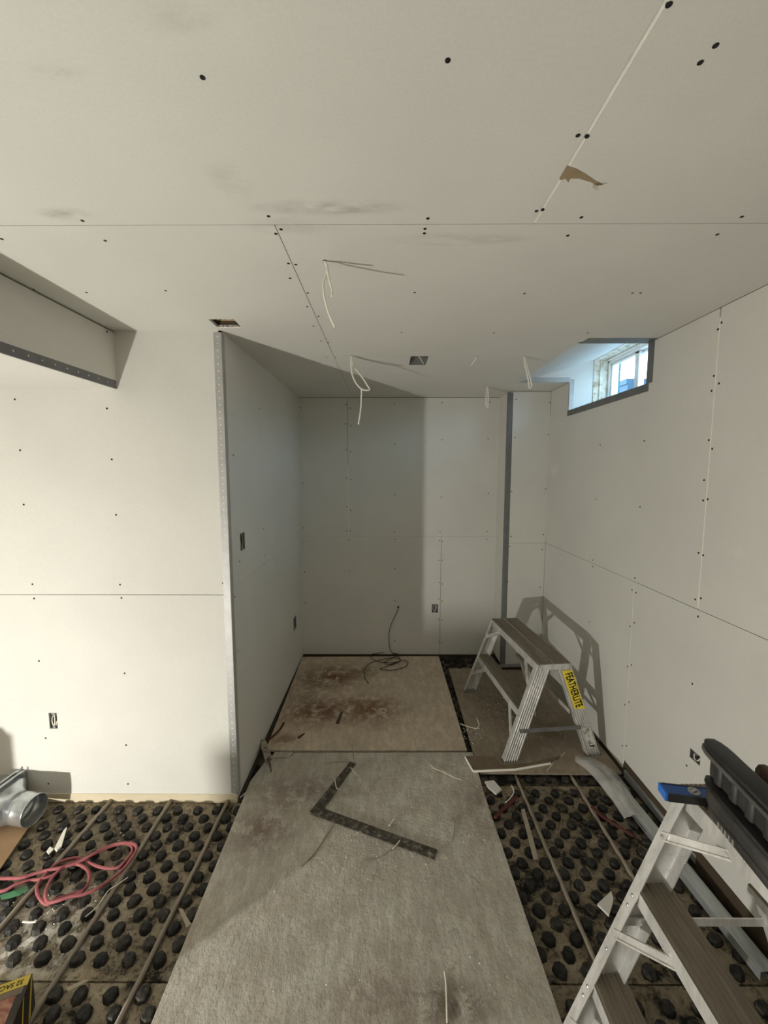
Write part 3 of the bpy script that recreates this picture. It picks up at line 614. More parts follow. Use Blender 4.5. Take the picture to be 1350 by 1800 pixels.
m.build('vial_ring', simple('grey vial ring', (0.42, 0.43, 0.43), None, 20, 0.4), lv)
MB().tube([cc+V(-rv_*.5, -.003, .002), cc+V(rv_*.5, .003, .002)], rv_*.22, 8).build('vial', simple('clear vial', (0.55, 0.58, 0.55), None, 20, 0.15, spec=.6), lv)

tl = empty('power_tool', 'bulky black ribbed power tool lying on the near ladder top beside the level', 'tool', (0.864, 0.99, ZT))
tl.rotation_euler = (0, 0, -0.12)
def rsec(x0, x1, z0, z1, y, c, n=3):   # rounded rectangle in x,z
    o = []
    for cx, cz, a0 in ((x1-c, z1-c, 0), (x0+c, z1-c, 90), (x0+c, z0+c, 180), (x1-c, z0+c, 270)):
        for k in range(n+1):
            a = math.radians(a0+90*k/n); o.append(V(cx+c*math.cos(a), y, cz+c*math.sin(a)))
    return o
def slab(x0, x1, z0, z1, ya, yb, c, nose):
    s_ = []
    for q, sh_ in ((0, .55), (.25, .8), (.6, .95), (1, 1)):
        y = ya-nose*q; xm = (x0+x1)/2; s_.append(rsec(xm+(x0-xm)*sh_, xm+(x1-xm)*sh_, z0, z1, y, c))
    s_.append(rsec(x0, x1, z0, z1, yb, c)); return s_
TB = -0.48
MB().loft(slab(-0.044, 0.040, 0.024, 0.070, -0.012, TB, .016, .05)).build('lower_housing', m_dusty, tl, smooth=True)
MB().loft(slab(-0.040, 0.036, 0.0, 0.026, -0.018, TB, .008, .05)).build('base_plate', m_dusty, tl, smooth=True)
m = MB()
for k in range(5): m.obox((-0.0405-.001, -0.085-.012*k, 0.014), (.0012, 0, 0), (0, .0025, 0), (0, .0012, .007))
m.build('vent_slot', simple('pale slot', (0.3, 0.29, 0.26), None, 20, .5), tl)['kind'] = 'stuff'
MB().loft(slab(-0.042, 0.036, 0.070, 0.080, 0.0, TB, .004, .05)).build('collar', m_black, tl, smooth=True)
MB().loft(slab(-0.016, 0.020, 0.078, 0.142, 0.010, TB, .006, .03)).build('ribbed_body', m_dusty, tl)
for k in range(8):
    y = -0.035-.052*k
    MB().loft([rsec(-0.016-d_, 0.020+d_, 0.080, 0.140, yy, .006) for yy, d_ in ((y+.013, 0), (y+.006, .007), (y-.010, .007), (y-.016, 0))]).build('rib', m_dusty, tl, smooth=True)
MB().loft(slab(-0.036, 0.026, 0.140, 0.152, 0.026, TB, .005, .05)).build('upper_rim', simple('grey plastic rim', (0.12, 0.12, 0.115), (0.05, 0.05, 0.048), 14, .35, 0, .5), tl, smooth=True)
MB().loft(slab(-0.032, 0.022, 0.152, 0.168, 0.022, TB, .007, .05)).build('top_plate', m_black, tl, smooth=True)
tb = empty('leather_pouch', 'reddish brown scrap of leather behind the black tool', 'pouch', (0.945, 0.94, ZT))
MB().loft([[V(x*s, y*s2, z) for x, y in ((-.015,-.16),(.03,-.17),(.05,0),(.03,.03),(0,.03),(-.015,0))] for z, s, s2 in ((0, 1, 1), (.08, 1, 1), (.118, .85, .95), (.135, .5, .7))]).build('pouch_body', simple('brown leather', (0.11, 0.06, 0.042), (0.06, 0.035, 0.026), 18, .6, bump=.3), tb, smooth=True)

# ------------------------------------------------------------------ steel studs and plastic by the right wall
m_galv = N('galvanised steel'); _f = m_galv.noise(18, 5, .6, (1, .25, 1)); m_galv = m_galv.fin(m_galv.ramp(_f, [(0.35, (0.36, 0.385, 0.39)), (0.65, (0.53, 0.56, 0.565))]), 0.4, 0.55, 0.5)
def stud(px0, px1, wd, ht, label, z=0.0):
    a, b = onZ(*px0, z), onZ(*px1, z); d = (b-a); u = d.normalized(); s_ = V(-u.y, u.x, 0)
    if s_.x < 0: s_ = -s_
    e = empty('steel_stud', label, 'stud', a); L = d.length; m = MB(); z0 = Z_MAT+.022-a.z; zt_ = z0+ht
    q = lambda t, x, zz: u*t+s_*x+V(0, 0, zz)
    def bar(x0, x1, za, zb): m.prism([q(0, x0, za), q(0, x1, za), q(0, x1, zb), q(0, x0, zb)], u*L)
    bar(0, wd, zt_-.0015, zt_); bar(0, .0015, z0, zt_-.0015); bar(wd-.0015, wd, z0, zt_-.0015); bar(.0015, .008, z0, z0+.0015); bar(wd-.008, wd-.0015, z0, z0+.0015)
    m.build('channel', m_galv, e)
    m = MB(); bar(wd*.22-.002, wd*.22+.002, zt_, zt_+.0012); bar(wd*.78-.002, wd*.78+.002, zt_, zt_+.0012); m.build('ridge', m_galv, e)
    return e
stud((1071, 1380), (1336, 1718), 0.058, 0.034, 'long galvanised steel stud on the floor by the right wall')
stud((1096, 1362), (1345, 1664), 0.026, 0.044, 'narrow galvanised steel track between the long stud and the right wall')
m_film = N('clear plastic film'); _f = m_film.noise(14, 5, .6); m_film.bump(m_film.noise(22, 4), .5, .01)
m_film = m_film.fin(m_film.ramp(_f, [(.35, (.72, .71, .69)), (.7, (.92, .91, .89))]), .22, 0, .6, Alpha=.34)
rnd = random.Random(3)
cl = [(1012, 1334, .015), (1036, 1343, .035), (1060, 1360, .045), (1080, 1384, .045), (1098, 1412, .035), (1116, 1442, .03)]
secs = []
for k, (x, y, hh) in enumerate(cl):
    c = onZ(x, y, 0.0); t = (onZ(*cl[min(k+1, 5)][:2])-onZ(*cl[max(k-1, 0)][:2])).normalized(); s_ = V(t.y, -t.x, 0)
    if s_.x < 0: s_ = -s_
    wdt = (.03, .06, .075, .07, .06, .05)[k]; row = []
    for i in range(9):
        q = i/8*2-1; row.append(c+s_*(q*wdt)+V(0, 0, .003+hh*(1-q*q)*(.75+.25*math.cos(i*2.1+k))+rnd.uniform(-.004, .006)))
    secs.append(row)
m = MB(); m.loft(secs, cap=False, closed=False); o = tag(m.build('plastic_wrap', m_film, smooth=True), 'crumpled clear plastic wrap over the far end of the steel studs', 'plastic')
md = o.modifiers.new('thickness', 'SOLIDIFY'); md.thickness = .0008
pp = [onZ(a, b, -.006) for a, b in ((1052,1375),(1075,1372),(1100,1398),(1118,1440),(1096,1425),(1068,1398))]
tag(MB().prism(pp, (0, 0, .0015)).build('plastic_scrap', m_film), 'flat torn plastic flap beside the steel studs', 'plastic')

# ------------------------------------------------------------------ framing square
m_rust = N('rusty dark steel'); _f = m_rust.noise(34, 7, .7); m_rust.bump(m_rust.noise(80, 3), .3, .003)
m_rust = m_rust.fin(m_rust.ramp(_f, [(.35, (.04, .037, .032)), (.5, (.085, .075, .06)), (.6, (.20, .175, .14)), (.72, (.45, .41, .35))]), .6, .3, .4)
c0 = onZ(548, 1429, .003); e1 = onZ(766, 1503, .003); e2 = onZ(618, 1341, .003)
d1 = (e1-c0).normalized(); d2 = V(-d1.y, d1.x, 0); l1 = (e1-c0).length; l2 = (e2-c0).length
d2b = (e2-c0).normalized(); wd = .048
n1 = V(-d1.y, d1.x, 0); n2 = V(d2b.y, -d2b.x, 0)
sq = empty('framing_square', 'rusty L-shaped steel framing square on the front plywood', 'square', c0)
MB().prism([n1*-.008, d1*l1+n1*-.024, d1*l1+n1*.026, n1*.044+d1*.03, d2b*.0+n1*.03-d1*.004], (0, 0, .003)).build('blade', m_rust, sq)
MB().prism([V(0,0,.0001)-n2*.012, d1*.045+n1*.028+V(0,0,.0001), d2b*l2+n2*.026, d2b*l2-n2*.012], (0, 0, .0029)).build('tongue', m_rust, sq)

# ------------------------------------------------------------------ wires and scraps on the floor
m_wire = simple('white cable sheath', (0.80, 0.77, 0.66), (0.70, 0.67, 0.57), 20, .5)
m_tanw = simple('dusty offcut', (0.40, 0.35, 0.27), (0.3, 0.26, 0.2), 20, .7)
m_redw = simple('dull red sheath', (0.12, 0.022, 0.018), (0.08, 0.016, 0.013), 14, .5)
def floor_wire(pts, r, mat, label, name='wire_offcut', cat='wire', z=None, flat=.6):
    z = r*flat+.0005 if z is None else z
    ps = [onZ(a, b, z+random.uniform(0, r*.8)) for a, b in pts]
    return tag(MB().tube(spline(ps, 5), r, 7, flat).build(name, mat, smooth=True), label, cat)
floor_wire([(755,1342),(762,1350),(780,1357),(797,1366),(812,1371)], .0028, m_wire, 'white curved wire offcut on the front plywood, left of the drywall offcut')
floor_wire([(586,1440),(584,1452),(572,1470),(556,1495),(540,1513),(528,1523)], .0034, m_tanw, 'tan curled strip on the front plywood, just below the square')
floor_wire([(616,1349),(622,1357),(631,1366)], .0036, m_wire, 'short white wire stub beside the tip of the square')
floor_wire([(588,1367),(590,1378),(592,1386),(599,1388)], .0028, m_wire, 'bent white wire lying across the short arm of the square', z=.006)
floor_wire([(572,1342),(590,1339),(612,1338),(624,1340)], .0022, m_tanw, 'thin tan wire across the tip of the square', z=.006)
floor_wire([(619,1308),(621,1320),(622,1336)], .0020, m_tanw, 'thin tan wire crossing the joint between the two plywood sheets')
floor_wire([(690,1492),(698,1484),(703,1477)], .003, m_wire, 'short pale wire hooked over the long arm of the square', z=.006)
floor_wire([(630,1516),(655,1512),(675,1502),(690,1492)], .0022, m_tanw, 'thin tan fibre running from the long arm of the square')
floor_wire([(781,1705),(784,1730),(785,1760),(786,1798)], .0028, m_wire, 'long pale splinter at the bottom edge of the front plywood')
floor_wire([(684,1452),(690,1444),(693,1440)], .004, m_wire, 'small pale shaving above the long arm of the square')
floor_wire([(794,1480),(799,1458),(797,1437)], .0025, m_tanw, 'tan shaving on the right half of the front plywood')
floor_wire([(809,1272),(822,1277),(838,1281)], .004, m_wire, 'white wire offcut over the gap beside the right plywood')
floor_wire([(838,1281),(842,1275),(838,1262)], .004, m_wire, 'white upright wire stub beside the right plywood gap', z=.01)
floor_wire([(961,1355),(968,1347),(976,1336),(988,1328),(993,1322)], .0022, m_wire, 'thin white wire at the end of the drywall offcut')
floor_wire([(470,1303),(482,1292),(492,1282),(499,1270)], .007, m_redw, 'dull red hose end on the plywood by the alcove wall', 'hose', 'hose')
floor_wire([(870,1438),(882,1425),(897,1412),(908,1400)], .009, m_redw, 'dull red hose piece beside the front plywood on the right', 'hose', 'hose', z=.004)
floor_wire([(1040,1418),(1058,1434),(1085,1452),(1118,1472)], .0085, m_redw, 'dull red hose crossing the right heating panel', 'hose', 'hose', z=.004)
floor_wire([(899,1380),(903,1392),(896,1404),(888,1411)], .0032, m_wire, 'white bent wire beside the red hose piece', z=.006)
floor_wire([(225,1542),(205,1556),(190,1566),(172,1592),(150,1612)], .0022, m_wire, 'thin white wire lying below the pink cord', z=-.006)
floor_wire([(40,1620),(52,1621),(64,1620)], .004, m_wire, 'short white stub on the left heating panel', z=-.006)
floor_wire([(442,1372),(438,1385),(430,1395),(422,1402)], .003, m_wire, 'white wire in the gap at the alcove corner', z=-.004)
def sliver(pts, label, mat=m_tanw, z=-.008, t=.003):
    return tag(MB().prism([onZ(a, b, z) for a, b in pts], (0, 0, t)).build('wood_sliver', mat), label, 'wood scrap')
sliver([(314,1598),(320,1598),(336,1625),(328,1632)], 'tan wood sliver beside the front plywood on the left')
sliver([(916,1424),(922,1422),(938,1478),(946,1510),(938,1512),(930,1480)], 'long tan wood sliver beside the right heating pipe')
sliver([(116,1738),(150,1722),(156,1725),(120,1744)], 'pale wood sliver on the lower left heating panel', simple('pale wood', (.42, .36, .27), None, 20, .8))
sliver([(590,1272),(596,1272),(603,1252),(599,1252)], 'brown wood chip on the back plywood', m_plate, .0005)
sliver([(523,1296),(536,1288),(535,1291),(525,1299)], 'dark splinter on the left of the back plywood', m_plate, .0005)
def scrap(pts, label, z=-.006, t=.009, mat=m_gyp, name='drywall_scrap', tilt=0.0):
    p = [onZ(a, b, z)+V(0, 0, tilt*k) for k, (a, b) in enumerate(pts)]
    return tag(MB().prism(p, (0, 0, t)).build(name, mat), label, 'scrap')
scrap([(1050,1592),(1074,1570),(1078,1582),(1076,1594),(1070,1612)], 'white triangular drywall scrap beside the near ladder', mat=m_paper)
scrap([(852,1376),(868,1374),(882,1390),(872,1398),(858,1386)], 'white drywall scrap at the right edge of the front plywood', mat=m_paper)
scrap([(112,1462),(118,1456),(108,1490),(100,1498),(96,1494)], 'white broken drywall scrap on the left heating panel')
scrap([(82,1498),(88,1490),(94,1494),(86,1503)], 'small white drywall scrap left of the pink cord', t=.006)
# drywall offcut in front of the bench: brown back up, cut white edges
of = empty('drywall_offcut', 'drywall offcut strip, brown side up, in front of the bench', 'scrap')
oc = [onZ(a, b, .0005) for a, b in ((818,1332),(832,1357),(905,1354),(968,1343),(985,1331),(930,1344),(884,1347),(868,1332))]
top_ = [p+V(0, 0, .011) for p in oc]
MB().prism(oc, (0, 0, .0108)).build('board', simple('brown backing paper', (.20, .155, .105), (.15, .115, .08), 14, .85), of)
m = MB()
for a, b in zip(oc[:4], oc[1:4]):
    u = (b-a); s_ = V(u.y, -u.x, 0).normalized(); m.prism([a+s_*.0008, b+s_*.0008, b+V(0,0,.0122)+s_*.0008, a+V(0,0,.0122)+s_*.0008], s_*.0035)
m.build('cut_edge', m_gyp, of)
# junction ring on the back plywood
m = MB(); c = onZ(673, 1250, .001)
for a in range(4):
    d_ = V(math.cos(a*math.pi/2), math.sin(a*math.pi/2), 0); s_ = V(-d_.y, d_.x, 0); m.obox(c+d_*.022+V(0,0,.003), d_*.003, s_*.025, (0,0,.003))
tag(m.build('square_ring', m_wire), 'small pale square ring on the back plywood', 'fitting')
# crumbs
def crumbs(name, regions, n, smin, smax, mat, label, z=.0):
    r_ = random.Random(len(name)); m = MB()
    for k in range(n):
        x0, y0, x1, y1 = r_.choice(regions); c = onZ(r_.uniform(x0, x1), r_.uniform(y0, y1), z); s = r_.uniform(smin, smax)*(.6+.4*r_.random()); a = r_.uniform(0, 6.28)
        u = V(math.cos(a), math.sin(a), 0)*s; v_ = V(-u.y, u.x, 0)*r_.uniform(.25, .8); q = c+V(0, 0, s*.28)
        m.add([q+u-V(0,0,s*.28), q+v_-V(0,0,s*.28), q-u-V(0,0,s*.28), q-v_-V(0,0,s*.28), q+V(0,0,s*.3)], [(0,1,4), (1,2,4), (2,3,4), (3,0,4)])
    o = tag(m.build(name, mat), label, 'crumbs', None, 'stuff'); return o
crumbs('gypsum_crumb', [(600,1340,840,1480), (560,1460,860,1560), (640,1330,830,1420), (480,1500,900,1790), (850,1200,930,1270), (830,1190,1000,1320), (780,1280,850,1300)], 760, .002, .0062, simple('gypsum crumbs', (.86, .83, .75), (.66, .62, .54), 30, .9), 'pale gypsum crumbs scattered over the plywood sheets', .0005)
crumbs('dust_flake', [(20,1580,150,1700), (60,1570,170,1640), (90,1450,260,1560)], 420, .002, .0085, simple('dust flakes', (.62, .58, .49), (.38, .35, .29), 30, .9), 'pale plaster flakes on the left heating panel', Z_MAT+.002)
crumbs('mud_flake', [(60,1410,420,1560), (100,1550,380,1790), (880,1380,1100,1690)], 700, .002, .008, simple('mud flakes', (.22, .18, .12), (.10, .085, .06), 30, .9), 'brown dirt crumbs on the heating panels', Z_MAT+.002)

# ------------------------------------------------------------------ left side: pink cord, duct boot, cardboard, carton
m_pink = simple('dusty pink cord', (0.36, 0.115, 0.12), (0.24, 0.065, 0.072), 22, .7, bump=.3)
cp = [(-60,505),(40,495),(150,435),(260,405),(380,388),(490,350),(600,275),(700,255),(790,300),(815,380),(770,480),(650,530),(500,580),(440,620),(380,590),(335,500),(355,420),(420,340),(520,250),(640,205),(740,205),(830,250),(930,285),(1060,290),(1140,230),(1200,150),(1200,90),(1130,65),(1030,85),(900,140),(780,205),(640,250),(540,310),(450,420),(415,530),(440,600),(520,590),(640,550),(760,530),(900,470),(1030,380),(1150,270),(1240,140),(1235,80),(1170,60),(1060,70),(950,110),(850,160),(720,235),(560,285),(420,312),(300,345),(190,378),(0,385),(-90,385)]
ps = [onZ(x/5.19, 1470+y/5.19, -.006+.009*((k*7) % 5)/5+.010*(k > 30)) for k, (x, y) in enumerate(cp)]
tag(MB().tube(spline(ps, 5), .0062, 8).build('pink_cord', m_pink, smooth=True), 'coiled dusty pink cord on the left heating panel', 'cord')
m_gr = simple('green plastic', (.05, .19, .08), (.03, .11, .05), 18, .35, spec=.5, bump=.5)
gp = [(0,1575),(14,1570),(30,1566),(48,1558),(50,1566),(36,1574),(16,1580),(2,1582)]
m = MB(); gpp = [onZ(a, b, -.006)+V(0, 0, random.uniform(0, .010)) for a, b in gp]; cen = sum(gpp, V(0,0,0))/len(gpp)+V(0,0,.012)
m.add(gpp+[cen], [(i, (i+1) % 8, 8) for i in range(8)]); tag(m.build('green_wrapper', m_gr), 'crumpled green wrapper left of the pink cord', 'wrapper')

m_card = simple('brown cardboard', (.36, .235, .13), (.29, .185, .10), 9, .85)
cb = empty('cardboard_sheet', 'brown cardboard sheet under the metal duct at the left edge', 'cardboard')
zc = -.010
cpts = [onZ(a, b, zc) for a, b in ((-60,1600),(0,1529),(54,1450),(83,1386),(30,1383))]+[V(-2.45, 2.0-.02, zc), V(-2.45, 1.5, zc)]
MB().prism(cpts, (0, 0, .004)).build('panel', m_card, cb)
a, b = onZ(83, 1386, zc+.005), onZ(30, 1384, zc+.005)
MB().prism([a+V(-.02,-.03,.001), a+V(-.10,-.16,.02), b+V(-.25,-.14,.03), b+V(-.05,-.02,.001)], (0, 0, .004)).build('flap', m_card, cb)
dt = empty('duct_boot', 'galvanised duct boot with a round collar lying on the cardboard', 'duct', onZ(61, 1424, .075))
ax = V(-.985, .10, .06).normalized(); sd = V(-ax.y, ax.x, 0).normalized(); upv = ax.cross(sd).normalized()
if upv.z < 0: upv = -upv
R_ = .070
ring = lambda t, r, n=28: [ax*t+sd*r*math.cos(2*math.pi*k/n)+upv*r*math.sin(2*math.pi*k/n) for k in range(n)]
m_duct = N('shiny galvanised sheet'); _f = m_duct.noise(11, 5, .6); m_duct = m_duct.fin(m_duct.ramp(_f, [(.35, (.40, .43, .44)), (.65, (.62, .65, .66))]), .27, .8, .5)
def tub(secs, name):
    o = MB().loft(secs, cap=False).build(name, m_duct, dt, smooth=True); md = o.modifiers.new('sheet', 'SOLIDIFY'); md.thickness = .0012; return o
tub([ring(0, R_), ring(.004, R_*1.015), ring(.010, R_), ring(.06, R_), ring(.065, R_*1.03), ring(.072, R_), ring(.10, R_)], 'collar')
def sq_ring(t, w_, h_, n=28, dz=0):
    o = []
    for k in range(n):
        a = 2*math.pi*k/n; c_, s_ = math.cos(a), math.sin(a); q = max(abs(c_), abs(s_)); o.append(ax*t+sd*w_*c_/q+upv*(h_*s_/q+dz))
    return o
mixr = lambda A_, B_, f: [p.lerp(q, f) for p, q in zip(A_, B_)]
tub([ring(.10, R_), mixr(ring(.13, R_), sq_ring(.13, .085, .066), .5), sq_ring(.17, .115, .066), sq_ring(.20, .12, .066)], 'transition')
tub([sq_ring(.200, .121, .067), sq_ring(.202, .150, .082), sq_ring(.206, .150, .082)], 'flange')
tub([sq_ring(.228, .121, .066), sq_ring(.230, .150, .080), sq_ring(.236, .150, .080)], 'flange')
tub([sq_ring(.200, .119, .065), sq_ring(.30, .119, .065)], 'neck')
# yellow carton
ct = empty('carton', 'yellow and red carton of bags at the lower left corner', 'box')
zb = .105; far = onZ(57, 1711, zb); nr = onZ(20, 1806, zb); ey = (nr-far); ey.normalize(); ex = V(ey.y, -ey.x, 0)
if ex.x > 0: ex = -ex
ct.location = (far.x, far.y, Z_MAT+.0225); zh = zb-(Z_MAT+.0225); Lx, Ly = .26, .20
m_cdark = simple('dark carton print', (.045, .035, .025), (.02, .016, .012), 9, .5)
m_cy = simple('yellow carton print', (.62, .47, .06), (.52, .38, .05), 8, .5)
n = N('red brown carton print'); f = n.noise(13, 6, .7, dist=1.0)
m_cr = n.fin(n.ramp(f, [(.3, (.05, .018, .012)), (.5, (.22, .06, .035)), (.62, (.42, .20, .12)), (.78, (.66, .52, .40))]), .4, 0, .5)
m_cg = simple('grey brown carton print', (.22, .17, .11), (.13, .10, .07), 8, .5)
q = lambda a, b, z: ex*a+ey*b+V(0, 0, z)
def cbox(a0, a1, b0, b1, z0, z1, mat, name): return MB().prism([q(a0,b0,z0), q(a1,b0,z0), q(a1,b1,z0), q(a0,b1,z0)], (0,0,z1-z0)).build(name, mat, ct)
cbox(0, Lx, 0, Ly, 0, zh, m_cdark, 'box_body')
band = cbox(.002, Lx-.002, .001, .030, zh, zh+.0006, m_cy, 'yellow_band'); cbox(.010, Lx-.002, .031, .050, zh, zh+.0006, m_cg, 'grey_band'); cbox(.022, Lx-.002, .051, Ly-.002, zh, zh+.0006, m_cr, 'picture_panel')
m = MB(); m.prism([q(-.0006,.002,zh-.004), q(-.0006,.012,zh-.004), q(-.0006,.050,.005), q(-.0006,.036,.005)], ex*.0005); m.prism([q(-.0006,.06,zh-.004), q(-.0006,.066,zh-.004), q(-.0006,.10,.005), q(-.0006,.09,.005)], ex*.0005); m.build('side_stripe', m_cy, ct)
text_mesh('lettering', '32 SACS', .019, frame_matrix(q(.050, .0155, zh+.0009), ex, ey*-1 if (ex.cross(ey*-1)).z > 0 else ey), m_ink, band, bold=.0004)

# ------------------------------------------------------------------ caulking tube by the alcove corner
ca, cb_ = onZ(462, 1305, .024), onZ(472, 1334, .022); tip = onZ(477, 1357, .006)
ck = empty('sealant_tube', 'grimy grey sealant tube with a thin nozzle at the alcove corner', 'tube', ca)
m_grime = N('grimy grey plastic'); _f = m_grime.noise(40, 6, .7); m_grime = m_grime.fin(m_grime.ramp(_f, [(.38, (.12, .10, .07)), (.52, (.38, .35, .29)), (.7, (.52, .49, .42))]), .7)
MB().tube([V(0,0,0), (cb_-ca)*.08, (cb_-ca)*.92, cb_-ca], .022, 12).build('cartridge', m_grime, ck)
MB().tube([cb_-ca, (cb_-ca)+(tip-cb_)*.15, tip-ca], .011, 8, r1=.003).build('nozzle', simple('dark nozzle', (.12, .10, .07), None, 20, .6), ck)

# ------------------------------------------------------------------ cables from the ceiling
m_nm = simple('white flat cable', (.90, .88, .80), (.84, .81, .73), 16, .5)
def cable(base, strands, label, dy, r=.0042):
    b = onZ(*base, H); e = empty('ceiling_cable', label, 'cable', b)
    for pts in strands:
        ps = [V(0, 0, .02), V(0, 0, 0)]
        for k, (x, y) in enumerate(pts): ps.append(onY(x, y, b.y-dy*(k+1)/len(pts))-b)
        MB().tube(spline(ps, 5), r, 8).build('strand', m_nm, e, smooth=True)
    m = MB(); m.tube([V(0,0,.001), V(0,0,-.0012)], .006, 9); m.build('hole_rim', m_dark, e)
cable((571, 458), [[(575,470),(576.5,480),(580,497),(584,510),(583,521)], [(576,470),(574,482),(569,495),(568.5,508),(571,525),(577,548),(583,563),(588.5,575)]], 'white cable with two ends hanging nearest the camera', .05, .0036)
cable((617, 625), [[(620,640),(628,652),(640,668),(646,678),(650,685),(642,686),(633,682),(625,672),(619,658),(617,640),(618,628)], [(620,660),(628,677),(635,684),(635,700),(634,720),(630,746)]], 'white looped cable hanging from the middle of the ceiling', .03, .0042)
cable((922, 626), [[(922,640),(926,655),(929,670),(930,682)], [(925,640),(929,655),(933,670),(934,679),(931,684)]], 'white folded cable hanging near the window', .03, .0042)
cable((857, 679), [[(855,690),(854,702),(854,715)], [(858,690),(858,702),(857,716),(855,716)]], 'white folded cable hanging over the back corner', .02, .0042)
cable((838, 627), [[(834,634),(828,643)]], 'short white cable stub on the ceiling', .0, .003)
# ceiling electrical box and ragged vent opening
m_zinc = simple('zinc box', (.42, .43, .42), (.30, .31, .30), 14, .4, .7, .5)
def open_box(name, label, cat, pl, hrect, depth, mat=m_zinc, ears=True, wires=()):
    o_, u, v, n = [Vector(q) for q in PL[pl]]; cu, cv = (hrect[0]+hrect[2])/2, (hrect[1]+hrect[3])/2; hu, hv = (hrect[2]-hrect[0])/2-.0015, (hrect[3]-hrect[1])/2-.0015
    e = empty(name, label, cat, o_+u*cu+v*cv); m = MB(); t = .0012
    m.obox(-n*depth, u*hu, v*hv, n*t)
    for s_ in (-1, 1): m.obox(u*s_*hu-n*(depth/2+.001), u*t, v*hv, n*depth/2); m.obox(v*s_*hv-n*(depth/2+.001), v*t, u*hu, n*depth/2)
    m.build('shell', mat, e)
    if ears:
        for s_ in (-1, 1):
            m = MB(); m.obox(v*s_*(hv-.006)-n*.003, u*hu*.35, v*.006, n*.0008); m.build('ear', m_zinc, e)
    for pts, r, mt in wires:
        MB().tube(spline([u*a*hu+v*b*hv-n*c for a, b, c in pts], 5), r, 6).build('wire', mt, e, smooth=True)
    return e
LOOP = [(-.3,.8,.03),(-.6,.2,.010),(-.4,-.5,.006),(.1,-.6,.004),(.3,0,.004),(.2,.6,.008),(.0,.9,.03)]
open_box('outlet_box', 'open outlet box with loose wires in the left wall', 'electrical box', 'left', h_out['left'], .05, wires=[(LOOP, .003, m_wire), ([(.8,-.9,.03),(.5,-.6,.006),(.8,0,.01)], .003, m_wire)])
open_box('outlet_box', 'open outlet box low in the back wall', 'electrical box', 'back', h_out['back'], .05, wires=[(LOOP, .003, m_wire)])
open_box('outlet_box', 'open switch box in the alcove side wall near the corner bead', 'electrical box', 'niche', h_out['niche_near'], .05, wires=[(LOOP, .003, m_tanw)])
open_box('outlet_box', 'open outlet box low in the alcove side wall near the back', 'electrical box', 'niche', h_out['niche_far'], .05)
open_box('outlet_box', 'open outlet box with a looped wire low in the right wall', 'electrical box', 'right', h_out['right'], .05, wires=[(LOOP, .003, m_wire)])
open_box('ceiling_box', 'zinc ceiling electrical box in the middle of the ceiling', 'electrical box', 'ceiling', h_oct, .04, ears=False, wires=[([(-.5,-.6,.035),(.2,.1,.02),(.7,.6,.0)], .004, m_wire)])
e = empty('vent_hole', 'ragged vent opening in the ceiling above the alcove corner', 'vent', V(-0.73, 1.905, H))
vh = h_vent; oo = e.location
m = MB()
for s_ in (0, 1): m.box(vh[0]-oo.x, (vh[1], vh[3]-.02)[s_]-oo.y, .03, vh[2]-oo.x, (vh[1]+.02, vh[3])[s_]-oo.y, .075)
m.build('joist', simple('pine joist', (.55, .40, .22), (.42, .3, .16), 8, .8, stretch=(.2,1,1)), e)
MB().box(vh[0]-oo.x, vh[1]-oo.y, .078, vh[2]-oo.x, vh[3]-oo.y, .09).build('cavity_top', m_dark, e)
m = MB(); r_ = random.Random(2)
for k in range(16):
    x = vh[0]+(vh[2]-vh[0])*(k+.5)/16-oo.x; hgt = r_.uniform(.004, .016)
    for yy, s_ in ((vh[1]-oo.y, 1), (vh[3]-oo.y, -1)): m.add([V(x-.005, yy, .001), V(x+.005, yy, .001), V(x+r_.uniform(-.003,.003), yy+s_*hgt, .002), V(x, yy, .006)], [(0,1,2), (0,2,3), (1,3,2), (0,3,1)])
m.build('torn_edge', m_gyp, e)['kind'] = 'stuff'
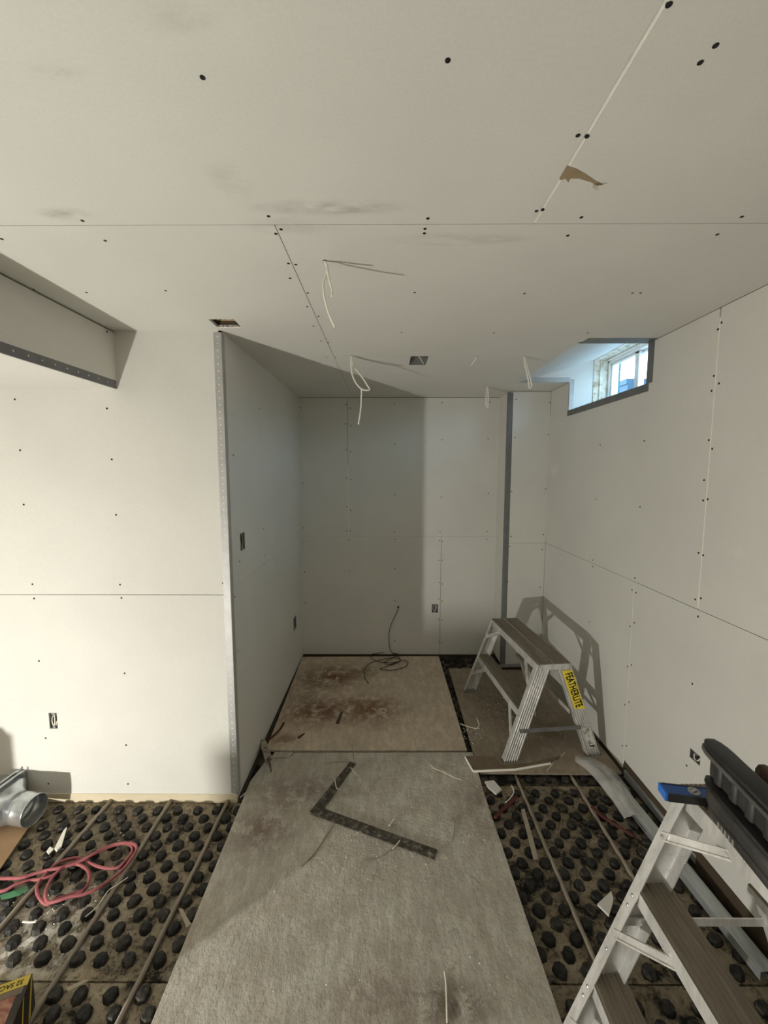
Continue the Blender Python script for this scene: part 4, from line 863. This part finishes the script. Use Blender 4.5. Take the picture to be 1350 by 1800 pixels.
# black cable from the back wall to the floor
m_bc = simple('black thin cable', (.05, .056, .07), (.035, .04, .05), 14, .45)
w_pts = [onY(a, b, Y_BW-.004-.07*k/5) for k, (a, b) in enumerate(((700,1067),(699,1074),(690,1092),(684,1112),(685,1138)))]
f_pts = [onZ(a, b, .0055+.004*(k % 3)) for k, (a, b) in enumerate(((692,1150),(703,1157),(698,1165),(678,1172),(668,1176),(690,1178),(712,1172),(717,1164),(706,1161),(686,1168),(676,1164),(692,1156),(700,1150),(680,1147),(660,1149),(650,1152),(662,1162),(690,1165),(704,1160),(690,1156),(668,1160),(650,1166),(641,1176),(641,1190),(648,1202)))]
tag(MB().tube(spline(w_pts+f_pts, 5), .0032, 7).build('black_cable', m_bc, smooth=True), 'thin black cable coiled on the floor at the back wall', 'cable')
tag(MB().tube([onY(700, 1067, Y_BW-.0002), onY(700, 1067, Y_BW-.0022)], .010, 10).build('cable_hole', m_dark), 'dark hole in the back wall where the black cable enters', 'hole')

# ------------------------------------------------------------------ just off to the left of the frame: pail and box whose shadows fall on the floor and wall
pc = LAMP+V(math.cos(math.radians(51.5)), math.sin(math.radians(51.5)), 0)*.6
pz = Z_MAT+.0225; e = empty('compound_pail', 'white plastic compound pail with a wire handle, left of the frame', 'pail', (pc.x, pc.y, pz))
ring = lambda r, z: [V(r*math.cos(2*math.pi*k/24), r*math.sin(2*math.pi*k/24), z) for k in range(24)]
m_pail = simple('white pail plastic', (.75, .74, .70), (.68, .67, .63), 8, .45)
MB().loft([ring(.068, 0), ring(.074, .23), ring(.078, .232), ring(.078, .255), ring(.075, .272), ring(.072, .272), ring(.066, .03)], cap=False).add(ring(.066, .002), [tuple(range(24))]).build('pail_body', m_pail, e, smooth=True)
MB().tube(spline([V(.077*math.cos(a), -.077*math.sin(a)-.01, .235-.06*math.sin(a)) for a in [math.pi*k/8 for k in range(9)]], 3), .002, 6).build('handle', m_steel, e)
e = empty('cardboard_box', 'open brown cardboard box standing left of the frame in front of the duct', 'box', (-2.19, 1.27, Z_MAT+.029))
MB().box(-.17, -.09, 0, .17, .09, .315).build('box_body', m_card, e); MB().prism([V(-.17,.09,.312), V(.17,.09,.312), V(.15,.13,.35), V(-.15,.13,.35)], (0,.003,0)).build('flap', m_card, e)
